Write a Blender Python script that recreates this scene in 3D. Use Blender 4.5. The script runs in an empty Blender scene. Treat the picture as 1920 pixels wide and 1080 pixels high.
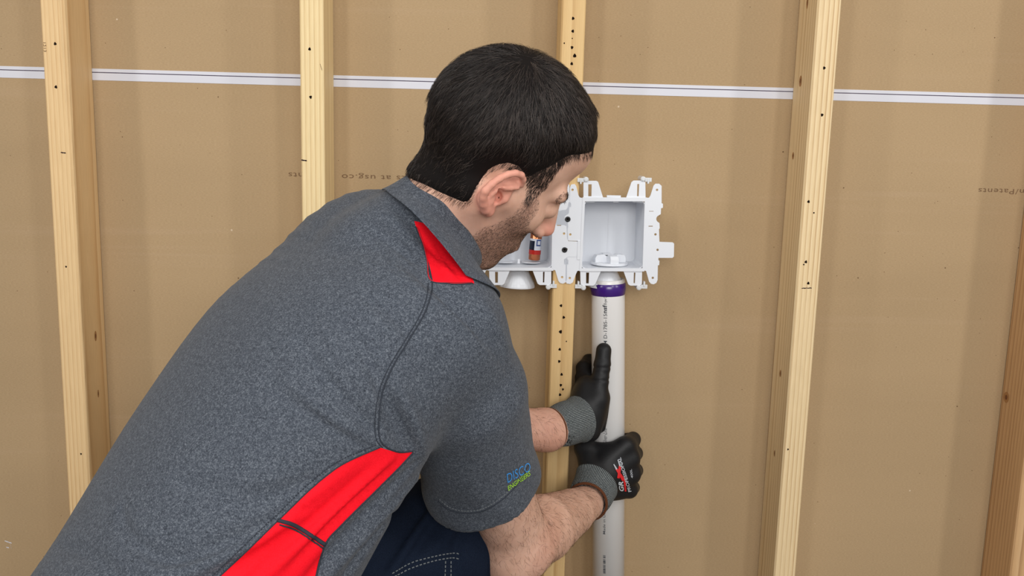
import bpy, bmesh, math, random
import numpy as np
from mathutils import Vector, Matrix
from mathutils.bvhtree import BVHTree
random.seed(3); rng = np.random.default_rng(3)
sc = bpy.context.scene
COL = sc.collection
PI = math.pi
# ------------------------------------------------------------------ camera
# world: metres, x right, y into the wall (back of drywall at y=0, stud fronts at y=-0.089), z up
FPX = 1703.6
CAM = np.array([0.0, -1.5597, 1.21])
YAW, PITCH, ROLL = 0.0322, 0.1648, -0.0258
_X = np.array([math.cos(YAW), -math.sin(YAW), 0.0])
FWD = np.array([math.sin(YAW)*math.cos(PITCH), math.cos(YAW)*math.cos(PITCH), -math.sin(PITCH)])
_U = np.array([math.sin(YAW)*math.sin(PITCH), math.cos(YAW)*math.sin(PITCH), math.cos(PITCH)])
RIGHT = math.cos(ROLL)*_X - math.sin(ROLL)*_U
UP = math.sin(ROLL)*_X + math.cos(ROLL)*_U
cam = bpy.data.cameras.new('camera')
cam.sensor_width = 36.0; cam.lens = FPX/1920*36; cam.clip_start = 0.02
camo = bpy.data.objects.new('camera', cam); COL.objects.link(camo)
m = Matrix.Identity(4)
for i in range(3):
    m[i][0] = RIGHT[i]; m[i][1] = UP[i]; m[i][2] = -FWD[i]; m[i][3] = CAM[i]
camo.matrix_world = m
sc.camera = camo
# ------------------------------------------------------------------ light and exposure
sc.view_settings.view_transform = 'Standard'; sc.view_settings.look = 'None'
sc.view_settings.gamma = 1.0; sc.view_settings.use_curve_mapping = False
sc.view_settings.exposure = 0.0
wd = bpy.data.worlds.new('room_light'); sc.world = wd; wd.use_nodes = True
wd.node_tree.nodes['Background'].inputs[0].default_value = (1.0, 0.99, 0.97, 1)
wd.node_tree.nodes['Background'].inputs[1].default_value = 0.30
def area(name, loc, target, sx, sy, power, col=(1, .985, .96)):
    l = bpy.data.lights.new(name, 'AREA'); l.shape = 'RECTANGLE'; l.size = sx; l.size_y = sy
    l.energy = power; l.color = col
    o = bpy.data.objects.new(name, l); COL.objects.link(o); o.location = loc
    d = Vector(target) - Vector(loc); o.rotation_euler = d.to_track_quat('-Z', 'Y').to_euler()
    return o
area('ceiling_or_fill_light', (-2.3, -1.9, 2.6), (-0.2, 0, 1.0), 0.2, 1.2, 18.5)
area('ceiling_or_fill_light', (-0.85, -2.2, 2.6), (-0.2, 0, 1.0), 0.2, 1.2, 13.5)
area('ceiling_or_fill_light', (1.15, -2.2, 2.6), (0.2, 0, 1.0), 0.2, 1.2, 13.5)
area('ceiling_or_fill_light', (2.6, -1.9, 2.6), (0.4, 0, 1.0), 0.2, 1.2, 22.5)
area('ceiling_or_fill_light', (0.2, -3.4, 1.85), (0.2, 0, 1.0), 1.6, 0.8, 47)  # not on the ceiling: frontal fill softbox behind the camera, added to brighten box interiors

# ------------------------------------------------------------------ pixels to points at a real depth
def ray(px, py):
    return FWD + (px-960)/FPX*RIGHT - (py-540)/FPX*UP
def P(px, py, y):
    r = ray(px, py)
    return CAM + r*((y-CAM[1])/r[1])
def Q(pts, y): return [P(a, b, y) for a, b in pts]
def proj(p):
    d = np.asarray(p) - CAM
    w = d@FWD
    return np.stack([960+FPX*(d@RIGHT)/w, 540-FPX*(d@UP)/w], -1)

# ------------------------------------------------------------------ object helpers
def tag(o, label=None, cat=None, group=None, kind=None):
    if label: o['label'] = label
    if cat: o['category'] = cat
    if group: o['group'] = group
    if kind: o['kind'] = kind
    return o
def empty(name, loc=(0, 0, 0)):
    o = bpy.data.objects.new(name, None); COL.objects.link(o); o.location = loc
    o.empty_display_size = .05
    return o
def link(name, me, mat, parent=None):
    o = bpy.data.objects.new(name, me); COL.objects.link(o)
    if mat is not None:
        me.materials.clear(); me.materials.append(mat)
    if parent is not None:
        o.parent = parent
        pl = Matrix.Translation(-world_loc(parent))
        o.matrix_local = pl
    return o
def world_loc(o):
    v = Vector((0, 0, 0))
    while o is not None:
        v += o.location; o = o.parent
    return v
def obj(name, V, F, mat, parent=None, smooth=False, attrs=None):
    me = bpy.data.meshes.new(name)
    V = np.asarray(V, np.float32)
    if isinstance(F, np.ndarray) and F.ndim == 2:
        n, k = F.shape
        me.vertices.add(len(V)); me.vertices.foreach_set('co', V.ravel())
        me.loops.add(n*k); me.loops.foreach_set('vertex_index', F.astype(np.int32).ravel())
        me.polygons.add(n); me.polygons.foreach_set('loop_start', np.arange(0, n*k, k, dtype=np.int32))
        me.polygons.foreach_set('loop_total', np.full(n, k, np.int32))
        me.update(calc_edges=True)
    else:
        me.from_pydata([tuple(map(float, v)) for v in V], [], [tuple(map(int, f)) for f in F])
        me.update()
    if smooth: me.polygons.foreach_set('use_smooth', [True]*len(me.polygons))
    if attrs:
        for k, a in attrs.items():
            at = me.attributes.new(k, 'FLOAT', 'POINT'); at.data.foreach_set('value', np.asarray(a, np.float32))
    return link(name, me, mat, parent)
class MB:
    """collects simple solids into one mesh"""
    def __init__(s): s.V = []; s.F = []
    def add(s, V, F):
        n = len(s.V); s.V += [tuple(map(float, v)) for v in V]; s.F += [tuple(int(i)+n for i in f) for f in F]; return s
    def box(s, lo, hi):
        x0, y0, z0 = lo; x1, y1, z1 = hi
        V = [(x0,y0,z0),(x1,y0,z0),(x1,y1,z0),(x0,y1,z0),(x0,y0,z1),(x1,y0,z1),(x1,y1,z1),(x0,y1,z1)]
        return s.add(V, [(0,3,2,1),(4,5,6,7),(0,1,5,4),(1,2,6,5),(2,3,7,6),(3,0,4,7)])
    def tube(s, pts, r, n=8, cap=True):
        pts = [np.asarray(p, float) for p in pts]
        rs = r if hasattr(r, '__len__') else [r]*len(pts)
        V = []; F = []; up = None
        for i, p in enumerate(pts):
            t = pts[min(i+1, len(pts)-1)] - pts[max(i-1, 0)]; t = t/(np.linalg.norm(t)+1e-12)
            if up is None:
                up = np.array([0, 0, 1.0]) if abs(t[2]) < .9 else np.array([1.0, 0, 0])
            a = up - t*(up@t); a /= np.linalg.norm(a); up = a; b = np.cross(t, a)
            for k in range(n):
                th = 2*PI*k/n; V.append(p + rs[i]*(math.cos(th)*a + math.sin(th)*b))
        for i in range(len(pts)-1):
            for k in range(n):
                k2 = (k+1) % n; F.append((i*n+k, i*n+k2, (i+1)*n+k2, (i+1)*n+k))
        if cap:
            F.append(tuple(reversed(range(n)))); F.append(tuple((len(pts)-1)*n+k for k in range(n)))
        return s.add(V, F)
    def lathe(s, c, ax, prof, n=32, cap=True):
        """prof: (radius, distance along ax)"""
        c = np.asarray(c, float); ax = np.asarray(ax, float); ax = ax/np.linalg.norm(ax)
        a = np.cross(ax, [0, 1, 0.01]); a /= np.linalg.norm(a); b = np.cross(ax, a)
        V = []; F = []
        for r, h in prof:
            for k in range(n):
                th = 2*PI*k/n; V.append(c + ax*h + r*(math.cos(th)*a+math.sin(th)*b))
        for i in range(len(prof)-1):
            for k in range(n):
                k2 = (k+1) % n; F.append((i*n+k, i*n+k2, (i+1)*n+k2, (i+1)*n+k))
        if cap:
            F.append(tuple(reversed(range(n)))); F.append(tuple((len(prof)-1)*n+k for k in range(n)))
        return s.add(V, F)
    def build(s, name, mat, parent=None, smooth=False, bevel=0):
        o = obj(name, s.V, s.F, mat, parent, smooth)
        if bevel:
            md = o.modifiers.new('bevel', 'BEVEL'); md.width = bevel; md.segments = 2; md.limit_method = 'ANGLE'
        return o
def plate(outline, holes, y, thick, name, mat, parent, bevel=.0005):
    """flat plastic plate: outline and holes are pixel polygons laid on the plane y"""
    bm = bmesh.new()
    def loop(pts):
        vs = [bm.verts.new(P(a, b, y)) for a, b in pts]
        return [bm.edges.new((vs[i], vs[(i+1) % len(vs)])) for i in range(len(vs))]
    ed = loop(outline)
    for h in holes: ed += loop(h)
    bmesh.ops.triangle_fill(bm, use_beauty=True, use_dissolve=False, edges=ed)
    fs = bm.faces[:]
    for f in fs:
        if f.normal.y > 0: f.normal_flip()
    ex = bmesh.ops.extrude_face_region(bm, geom=fs)
    for v in [g for g in ex['geom'] if isinstance(g, bmesh.types.BMVert)]: v.co.y += thick
    bmesh.ops.recalc_face_normals(bm, faces=bm.faces[:])
    me = bpy.data.meshes.new(name); bm.to_mesh(me); bm.free()
    return link(name, me, mat, parent)
def circ(cx, cy, r, n=14): return [(cx+r*math.cos(2*PI*i/n), cy+r*math.sin(2*PI*i/n)) for i in range(n)]

# ------------------------------------------------------------------ materials
def s2l(c):
    return tuple(((v/255)/12.92 if v/255 <= .04045 else (((v/255)+.055)/1.055)**2.4) for v in c)+(1,)
class NT:
    def __init__(s, name, rough=.6, spec=.5, metal=0):
        s.m = bpy.data.materials.new(name); s.m.use_nodes = True; s.t = s.m.node_tree
        s.b = s.t.nodes['Principled BSDF']; s.b.inputs['Roughness'].default_value = rough
        s.b.inputs['Specular IOR Level'].default_value = spec; s.b.inputs['Metallic'].default_value = metal
        s.tc = None
    def n(s, t, **k):
        nd = s.t.nodes.new(t)
        for a, v in k.items(): setattr(nd, a, v)
        return nd
    def l(s, a, b): s.t.links.new(a, b)
    def coord(s, scale=(1, 1, 1), rot=(0, 0, 0), loc=(0, 0, 0)):
        if s.tc is None: s.tc = s.n('ShaderNodeTexCoord')
        mp = s.n('ShaderNodeMapping'); mp.inputs['Scale'].default_value = scale
        mp.inputs['Rotation'].default_value = rot; mp.inputs['Location'].default_value = loc
        s.l(s.tc.outputs['Object'], mp.inputs[0]); return mp.outputs[0]
    def noise(s, scale=(1, 1, 1), sc=10, det=3, ro=.5, dist=0, rot=(0, 0, 0)):
        n = s.n('ShaderNodeTexNoise'); n.inputs['Scale'].default_value = sc; n.inputs['Detail'].default_value = det
        n.inputs['Roughness'].default_value = ro; n.inputs['Distortion'].default_value = dist
        s.l(s.coord(scale, rot), n.inputs['Vector']); return n.outputs[0]
    def ramp(s, fac, stops):
        r = s.n('ShaderNodeValToRGB'); e = r.color_ramp.elements
        while len(e) < len(stops): e.new(.5)
        for i, (p, c) in enumerate(stops):
            e[i].position = p; e[i].color = s2l(c) if len(c) == 3 and max(c) > 1.0001 else tuple(c)+(1,) if len(c) == 3 else c
        s.l(fac, r.inputs[0]); return r.outputs[0]
    def mix(s, fac, a, b, mode='MIX'):
        n = s.n('ShaderNodeMix', data_type='RGBA', blend_type=mode)
        for i, v in ((0, fac), (6, a), (7, b)):
            if isinstance(v, (int, float)): n.inputs[i].default_value = v
            elif isinstance(v, tuple): n.inputs[i].default_value = s2l(v)
            else: s.l(v, n.inputs[i])
        return n.outputs[2]
    def math(s, op, a, b=0.0):
        n = s.n('ShaderNodeMath', operation=op)
        for i, v in ((0, a), (1, b)):
            if isinstance(v, (int, float)): n.inputs[i].default_value = v
            else: s.l(v, n.inputs[i])
        return n.outputs[0]
    def attr(s, name):
        n = s.n('ShaderNodeAttribute'); n.attribute_name = name; return n.outputs['Fac']
    def bump(s, h, strength=.3, dist=.001):
        n = s.n('ShaderNodeBump'); n.inputs['Strength'].default_value = strength; n.inputs['Distance'].default_value = dist
        s.l(h, n.inputs['Height']); s.l(n.outputs[0], s.b.inputs['Normal'])
    def base(s, c):
        if isinstance(c, tuple): s.b.inputs['Base Color'].default_value = s2l(c)
        else: s.l(c, s.b.inputs['Base Color'])
        return s
def plain(name, c, rough=.5, spec=.5, metal=0): return NT(name, rough, spec, metal).base(c).m

def mat_drywall():
    t = NT('grey_tan_drywall_paper', .85, .2)
    big = t.noise((.35, 1, 1.6), 3.0, 4, .55)
    c = t.ramp(big, [(.3, (168, 143, 109)), (.7, (178, 152, 117))])
    fib = t.noise((.35, 1, 1.4), 700, 3, .6)
    c = t.mix(.16, c, t.ramp(fib, [(.3, (124, 100, 72)), (.7, (212, 186, 150))]), 'MIX')
    st = t.noise((.5, 1, 14), 1.6, 3, .6)                     # pale horizontal scuffs
    c = t.mix(t.math('MULTIPLY', t.ramp(st, [(.6, (0, 0, 0)), (.72, (1., 1., 1.))]), .16), c, (196, 170, 146))
    def specks(sc, thr, col, keep):
        nonlocal c
        v = t.n('ShaderNodeTexVoronoi'); v.inputs['Scale'].default_value = sc
        t.l(t.coord((1, .001, 1)), v.inputs['Vector'])
        sel = t.math('LESS_THAN', t.n_sep(v.outputs['Color']), keep)
        f = t.math('MULTIPLY', t.math('LESS_THAN', v.outputs['Distance'], thr), sel)
        c = t.mix(t.math('MULTIPLY', f, .8), c, col)
    def n_sep(col):
        s = t.n('ShaderNodeSeparateColor'); t.l(col, s.inputs[0]); return s.outputs[0]
    t.n_sep = n_sep
    specks(26, .034, (84, 58, 36), .4)
    specks(60, .05, (104, 76, 50), .3)
    specks(18, .028, (214, 196, 172), .25)
    t.base(c); t.bump(fib, .25, .0006)
    return t.m
def mat_wood(name, c1, c2, c3, rings, pith, dist=2.2):
    """growth rings round a pith (x, y) outside the stick, stretched along z"""
    t = NT(name, .62, .3)
    w = t.n('ShaderNodeTexWave'); w.wave_type = 'RINGS'; w.rings_direction = 'Z'; w.wave_profile = 'SAW'
    w.inputs['Scale'].default_value = rings; w.inputs['Distortion'].default_value = dist
    w.inputs['Detail'].default_value = 3.0; w.inputs['Detail Scale'].default_value = .35; w.inputs['Detail Roughness'].default_value = .6
    t.l(t.coord((1, 1, .05), (0, 0, 0), (-pith[0], -pith[1], pith[0]*3)), w.inputs['Vector'])
    c = t.ramp(w.outputs[1], [(.0, c1), (.55, c2), (.86, c3), (.96, c1)])
    soft = t.noise((1, 1, .1), 26, 3, .6)
    c = t.mix(t.ramp(soft, [(.35, (0.12,)*3), (.7, (.8,)*3)]), c, t.mix(.5, c1, c2))
    warm = t.noise((1, 1, .25), 5, 2, .5)
    c = t.mix(t.math('MULTIPLY', warm, .25), c, c3)
    fib = t.noise((1, 1, .03), 900, 3, .6)
    c = t.mix(.15, c, t.ramp(fib, [(.3, tuple(int(v*.72) for v in c3)), (.7, c1)]))
    t.base(c); t.bump(fib, .25, .0005); return t.m
def mat_heather(name, dark, mid, light, wear=None):
    t = NT(name, .9, .15)
    a = t.noise((1, 1, 1), 760, 4, .75, .5)
    b = t.noise((1, 1, 1), 330, 2, .6, .8)
    g = t.noise((1, 1, 1), 9, 2, .5)
    f = t.math('ADD', t.math('MULTIPLY', a, .72), t.math('MULTIPLY', b, .28))
    c = t.ramp(f, [(.36, dark), (.5, mid), (.66, light)])
    c = t.mix(t.math('MULTIPLY', g, .12), c, (60, 64, 72))
    t.base(c); t.bump(a, .35, .0006)
    t.b.inputs['Sheen Weight'].default_value = .08
    return t.m
M = {}
M['drywall'] = mat_drywall()
M['edge_paper'] = NT('white_edge_paper', .6, .3).base((212, 213, 222)).m
M['purple'] = plain('purple_board_edge', (52, 38, 72), .7)
M['wood_warm'] = mat_wood('pine_warm', (238, 208, 160), (228, 192, 140), (196, 150, 98), 48, (-.52, -.05))
M['wood_pale'] = mat_wood('pine_pale', (246, 224, 176), (238, 212, 160), (204, 170, 118), 44, (-.16, -.07))
M['wood_mid'] = mat_wood('pine_yellow', (230, 198, 144), (218, 182, 126), (188, 146, 92), 34, (.20, -.25))
M['wood_lined'] = mat_wood('pine_lined', (244, 222, 180), (232, 204, 156), (176, 134, 86), 52, (.40, .02))
M['wood_rough'] = mat_wood('pine_rough', (222, 184, 138), (202, 160, 112), (150, 106, 66), 44, (1.02, .06))
M['knot'] = plain('knot_brown', (112, 70, 38), .7)
M['hole'] = plain('dark_hole', (26, 16, 10), .9, .1)
M['pencil'] = plain('dark_pencil', (40, 26, 34), .8, .1)
M['stampink'] = plain('grey_stamp_ink', (124, 98, 74), .9, .1)
tp = NT('white_plastic', .38, .5); tp.base((226, 229, 235))
tp.b.inputs['Subsurface Weight'].default_value = .08; tp.b.inputs['Subsurface Radius'].default_value = (.004, .004, .004)
M['plastic'] = tp.m
M['clip_plastic'] = plain('translucent_white_clip', (214, 216, 218), .3)
tq = NT('white_pvc', .3, .5); tq.base(tq.ramp(tq.noise((1, 1, .1), 14, 3), [(.3, (226, 224, 222)), (.7, (236, 235, 234))])); M['pvc'] = tq.m
M['primer'] = plain('purple_primer', (62, 26, 118), .25, .6)
M['ink'] = plain('dark_print_ink', (70, 72, 78), .7, .2)
M['screw'] = plain('black_phosphate', (34, 34, 36), .45, .5, .3)
M['brass'] = plain('brass', (196, 160, 84), .28, .5, 1)
M['copper'] = plain('copper', (206, 126, 88), .25, .5, 1)
M['lab_white'] = plain('label_white', (206, 210, 220), .25)
M['lab_navy'] = plain('label_navy', (24, 30, 48), .25)
M['lab_red'] = plain('label_red', (176, 34, 26), .3)
M['lab_blue'] = plain('label_blue', (44, 70, 128), .3)
M['shirt'] = mat_heather('charcoal_heather_knit', (42, 46, 53), (74, 80, 90), (124, 130, 138))
tr = NT('red_polo_knit', .8, .2); tr.base(tr.ramp(tr.noise((1, 1, 1), 900, 2), [(.3, (232, 8, 28)), (.7, (250, 16, 38))])); tr.bump(tr.noise((1, 1, 1), 900, 2), .2, .0005); M['red'] = tr.m
M['seam'] = plain('dark_seam_thread', (54, 58, 66), .9, .1)
M['seam_red'] = plain('red_seam_thread', (190, 40, 50), .9, .1)
tj = NT('dark_indigo_denim', .9, .1)
tj.base(tj.mix(tj.noise((1, 1, 1), 30, 4), tj.ramp(tj.noise((1, 1, 1), 1100, 2), [(.3, (14, 20, 32)), (.7, (36, 46, 64))]), (20, 28, 44))); tj.bump(tj.noise((1, 1, 1), 1100, 2), .4, .0006); M['denim'] = tj.m
M['denim_thread'] = plain('grey_denim_thread', (120, 124, 126), .8, .2)
tg = NT('black_nitrile_foam', .52, .35); tg.base((22, 22, 24)); tg.bump(tg.noise((1, 1, 1), 420, 3), .3, .0006); M['nitrile'] = tg.m
tk = NT('grey_ribbed_knit', .85, .2)
rib = tk.math('SINE', tk.math('MULTIPLY', tk.attr('around'), 1.0))
yarn = tk.noise((1, 1, 1), 1100, 3, .7)
kf = tk.math('ADD', tk.math('MULTIPLY', rib, .17), yarn)
tk.base(tk.ramp(kf, [(.22, (30, 34, 36)), (.52, (84, 90, 92)), (.8, (172, 178, 178))])); tk.bump(rib, .5, .0008); M['knit'] = tk.m
M['hem_brown'] = NT('brown_glove_hem', .85, .2).base((94, 56, 34)).m
M['print_white'] = plain('silver_print', (196, 200, 204), .5)
M['print_red'] = plain('red_print', (214, 30, 34), .5)
M['print_grey'] = plain('grey_print', (176, 180, 186), .5)
M['thread_blue'] = plain('blue_thread', (60, 150, 226), .6)
M['thread_green'] = plain('lime_thread', (166, 224, 60), .6)
ts = NT('skin', .55, .3)
sk = ts.ramp(ts.noise((1, 1, 1), 38, 4, .6), [(.3, (200, 156, 134)), (.7, (220, 178, 156))])
sk = ts.mix(ts.math('MULTIPLY', ts.attr('redness'), .75), sk, (222, 134, 118))
stb = ts.ramp(ts.noise((1, 1, 1), 620, 3, .7), [(.35, (112, 84, 72)), (.65, (190, 146, 126))])
sk = ts.mix(ts.attr('beard'), sk, stb)
ts.base(sk); ts.bump(ts.noise((1, 1, 1), 700, 4, .6), .25, .0005)
ts.b.inputs['Subsurface Weight'].default_value = .12; ts.b.inputs['Subsurface Radius'].default_value = (.006, .003, .0015)
ts.b.inputs['Subsurface Scale'].default_value = 1.0
M['skin'] = ts.m
M['hair'] = NT('dark_brown_hair', .8, .15).base((20, 16, 15)).m
M['hair2'] = NT('dark_brown_hair_strands', .42, .5).base((36, 29, 26)).m
M['hair_mid'] = NT('brown_hair_strands', .4, .6).base((82, 71, 65)).m
M['hair_grey'] = NT('greying_hair', .5, .4).base((108, 96, 88)).m
M['arm_hair'] = plain('arm_hair_brown', (84, 56, 42), .6)
M['stubble'] = plain('stubble_brown', (84, 66, 56), .6)
M['eye'] = plain('eye_white', (222, 216, 210), .2)
M['concrete'] = NT('grey_concrete', .8, .3).base((128, 122, 116)).m
M['shoe'] = plain('brown_leather', (70, 48, 34), .5)

# ------------------------------------------------------------------ text on surfaces
def text_mesh(body, size=1.0, bold=0.0, shear=0.0, align='LEFT', space=1.0):
    cu = bpy.data.curves.new('t', 'FONT'); cu.body = body; cu.size = size; cu.offset = bold; cu.shear = shear
    cu.align_x = align; cu.space_character = space; cu.resolution_u = 3
    o = bpy.data.objects.new('t', cu); COL.objects.link(o)
    bpy.context.view_layer.update()
    dg = bpy.context.evaluated_depsgraph_get()
    me = bpy.data.meshes.new_from_object(o.evaluated_get(dg))
    V = np.array([v.co[:] for v in me.vertices]); F = [tuple(p.vertices) for p in me.polygons]
    bpy.data.objects.remove(o); bpy.data.curves.remove(cu); bpy.data.meshes.remove(me)
    return V, F
def text_flat(name, body, size, fn, mat, parent, **k):
    V, F = text_mesh(body, size, **k)
    if len(V) == 0: return None
    return obj(name, np.array([fn(v[0], v[1]) for v in V]), F, mat, parent)
# ================================================================== SETTING
SD = .089; SW = .038
floor = MB().box((-3, -3.6, -.05), (3, .3, 0)).build('floor', M['concrete']); tag(floor, kind='structure')
wall = empty('wall_back', (0, 0, 0)); tag(wall, kind='structure')
zs = 1.3035                                                    # top of the white seam
# two drywall sheets seen from behind, their white factory edges meeting in a thin joint
up_b = MB().box((-2.4, 0, zs), (2.4, .0127, 2.44)).build('drywall_board', M['drywall'], wall)
lo_b = MB().box((-2.4, 0, .01), (2.4, .0127, zs-.0065)).build('drywall_board', M['drywall'], wall)
MB().box((-2.4, -.0006, zs-.0052), (2.4, .012, zs+.0002)).build('edge_paper', M['edge_paper'], up_b)
MB().box((-2.4, -.0006, zs-.0185), (2.4, .012, zs-.0066)).build('edge_paper', M['edge_paper'], lo_b)
MB().box((-2.4, .0002, zs-.0067), (2.4, .004, zs-.0051)).build('edge_line', M['purple'], up_b)
# printed line on the back of the sheet, upside down
def wall_text(x_right_px, y_px, body, x_left_px):
    a = P(x_right_px, y_px, 0); b = P(x_left_px, y_px-3, 0)
    V, F = text_mesh(body, 1.0, space=1.12)
    w = V[:, 0].max()-V[:, 0].min(); k = (a[0]-b[0])/w
    W = [(a[0]-(v[0]-V[:, 0].min())*k, -.0004, a[2]-v[1]*.0125*1.05+(v[0]*k)*0) for v in V]
    o = obj('printed_text', W, F, M['stampink'], lo_b)
    return o
wall_text(772, 330, 'nts at usg.co', 641)
wall_text(568, 324, 'nts', 541)
wall_text(1926, 355, 'm/Patents', 1835)
# plates
for nm, z0, z1, lab in (('bottom_plate', 0, SW, 'pine bottom plate lying on the floor under the studs'), ('top_plate', 2.402, 2.44, 'pine top plate across the tops of the studs')):
    o = MB().box((-2.2, -SD, z0), (2.2, -.0005, z1)).build(nm, M['wood_mid'], None, bevel=.002)
    o['kind'] = 'structure'; o.name = 'trim_1' if z0 == 0 else 'trim_2'
def stud(x0, tilt, mat, label, wane=0.0, rough=0.0, seed=0):
    r = random.Random(seed); N = 90
    V = []; F = []; w = 0.0; wn = []
    for i in range(N+1):
        w = .93*w + r.uniform(-1, 1)*.35
        wn.append(w)
    for i in range(N+1):
        z = SW + (2.402-SW)*i/N
        x = x0 + tilt*(z-1.2)
        c = .0022; cr = .0022 + max(0, wane*(.45+wn[i]*.6)) * (1.0 if z > .95 else .35)
        j = rough*r.uniform(-1, 1)
        y0, y1 = -SD, -.0006
        sec = [(x+c, y0), (x+SW-cr, y0+j*.2), (x+SW-cr*.25, y0+cr*.55), (x+SW+j, y0+cr*1.15+.001), (x+SW, y1-c), (x+SW-c, y1), (x+c, y1), (x, y1-c), (x, y0+c)]
        V += [(a, b, z) for a, b in sec]
    n = 9
    for i in range(N):
        for k in range(n):
            k2 = (k+1) % n; F.append((i*n+k, i*n+k2, (i+1)*n+k2, (i+1)*n+k))
    F.append(tuple(reversed(range(n)))); F.append(tuple(N*n+k for k in range(n)))
    o = obj('wall_stud', V, F, mat); tag(o, label, 'wall stud', 'vertical pine studs of the open wall')
    return o
XS = [-.6906, -.2939, .1139, .5175, .9385]; TL = [-.0002, -.0006, .0004, -.0012, .0003]
studs = [
 stud(XS[0], TL[0], M['wood_warm'], 'warm toned pine stud with a waney rounded edge, leftmost of the five', .010, .0004, 1),
 stud(XS[1], TL[1], M['wood_pale'], 'pale pine stud rising behind the crouching person\'s back, second from the left', .0008, .0002, 2),
 stud(XS[2], TL[2], M['wood_mid'], 'yellow pine stud with a column of screw holes, carrying the white outlet boxes', .0, .0002, 3),
 stud(XS[3], TL[3], M['wood_lined'], 'pale straight-grained pine stud just right of the white boxes and pipe', .0, .0003, 4),
 stud(XS[4], TL[4], M['wood_rough'], 'rough knotty pine stud cut by the right edge of the view', .0, .0006, 5)]
# one stud beyond each end, out of sight, carries nothing new
def holes(st, pts, r=.0021, mat='hole', name='screw_holes'):
    mb = MB()
    for q in pts:
        a, b = q[:2]; rr = q[2] if len(q) > 2 else r
        c = P(a, b, -SD)
        n = 10; ph = (a*7+b) % 6
        V = [c + np.array([0, -.0005, 0])]; 
        for k in range(n):
            th = 2*PI*k/n; s = rr*(1+.18*math.sin(3*th+ph))
            V.append(c+np.array([s*math.cos(th), -.00035, s*1.15*math.sin(th)]))
        V += [c+np.array([rr*.5*math.cos(2*PI*k/n), .001, rr*.5*math.sin(2*PI*k/n)]) for k in range(n)]
        F = [(0, 1+(k+1) % n, 1+k) for k in range(n)] + [(1+k, 1+(k+1) % n, 11+(k+1) % n, 11+k) for k in range(n)]
        mb.add(V, F)
    o = mb.build(name, M[mat], st); o['kind'] = 'stuff'; return o
holes(studs[0], [(103.5, 82), (105, 163), (124, 500, .0014), (152, 851, .0014)])
holes(studs[1], [(580.5, 92), (582.5, 182)])
holes(studs[2], [(1074.5, 34.5), (1074, 58.5), (1072.5, 89), (1077.5, 104.5, .0026), (1072, 119.5), (1058, 81, .0011), (1073, 72, .0009),
    (1052, 573), (1057, 595), (1051, 622, .0026), (1049.5, 655), (1048.5, 677.5), (1053, 702), (1051.5, 722), (1055.5, 730, .0017), (1050, 740), (1054, 755, .001), (1062, 640, .001)])
holes(studs[3], [(1545.4, 127.5), (1541.3, 215.5), (1516, 378), (1526, 399, .0012), (1511, 491), (1507, 496, .0012), (1515.5, 531), (1477.5, 842.5, .0014)])
# knots and pencil marks
def knot(st, px, py, y, face, ra, rb):
    """face: 'front' or a side x; elliptical rings of darker wood set in the face"""
    mb = MB(); mb2 = MB()
    for q, (m_, k) in enumerate(((mb, 1.0), (mb2, .45))):
        if face == 'front': c = P(px, py, -SD); ex = np.array([1, 0, 0.]); nn = np.array([0, -.00025-.0002*q, 0])
        else:
            r = ray(px, py); c = CAM + r*((face-CAM[0])/r[0]); ex = np.array([0, 1., 0]); nn = np.array([(.00025+.0002*q)*(1 if face < .2 else -1), 0, 0])
        V = [c+nn] + [c+nn + ex*ra*k*math.cos(t) + np.array([0, 0, rb*k*math.sin(t)]) for t in [2*PI*i/16 for i in range(16)]]
        F = [(0, 1+i, 1+(i+1) % 16) for i in range(16)]
        m_.add(V, F)
    o = mb.build('knot', M['wood_knot'], st); mb2.build('knot_core', M['knot'], o); return o
M['wood_knot'] = plain('knot_ring_wood', (168, 122, 74), .7)
sx1 = XS[0]+SW; sx4 = XS[3]; sx5 = XS[4]
knot(studs[0], 179, 630, 0, sx1, .0045, .009); knot(studs[0], 184, 738, 0, sx1, .003, .007)
knot(studs[3], 1501, 152, 0, sx4-.0003, .006, .009); knot(studs[3], 1514, 5, 0, sx4-.0003, .004, .01)
knot(studs[3], 1487, 292, 0, sx4-.0003, .004, .006); knot(studs[3], 1463, 700, 0, sx4-.0003, .003, .006); knot(studs[3], 1452, 850, 0, sx4, .002, .006)
knot(studs[4], 1887, 745, 0, sx5-.0003, .008, .010)
def mark(st, a, b, w=.0013, name='pencil_mark', mat='pencil', y=-SD):
    p, q = P(a[0], a[1], y), P(b[0], b[1], y); n = 6
    mb = MB(); L = [p+(q-p)*i/n + np.array([0, -.0003, (.0003 if i % 2 else -.0001)]) for i in range(n+1)]
    V = []; 
    for i, c in enumerate(L):
        h = w*(.7 + .3*((i*7) % 3)/2); V += [c+np.array([0, 0, h]), c+np.array([0, 0, -h])]
    mb.add(V, [(2*i, 2*i+1, 2*i+3, 2*i+2) for i in range(n)])
    return mb.build(name, M[mat], st)
mark(studs[0], (114, 286), (123.5, 287), .0010); mark(studs[1], (565, 300), (575.5, 301.5), .0011)
mark(studs[3], (1503, 540.5), (1522, 540), .0008)
mark(studs[1], (600, 120), (604, 132), .0012, 'pencil_mark', 'stampink')
for a_, b_ in (((9, 1014), (22, 1018.5)), ((19.5, 1020), (21.5, 1029)), ((12, 1026), (17, 1027))):
    mark(lo_b, a_, b_, .0010, 'paper_scuff', 'edge_paper', 0)
V_, F_ = text_mesh('1213', 1.0)
_c = P(86, 78, -SD)
obj('ink_stamp', [(_c[0]-v[1]*.006, -SD-.0004, _c[2]-v[0]*.008) for v in V_], F_, M['stampink'], studs[0])

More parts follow.
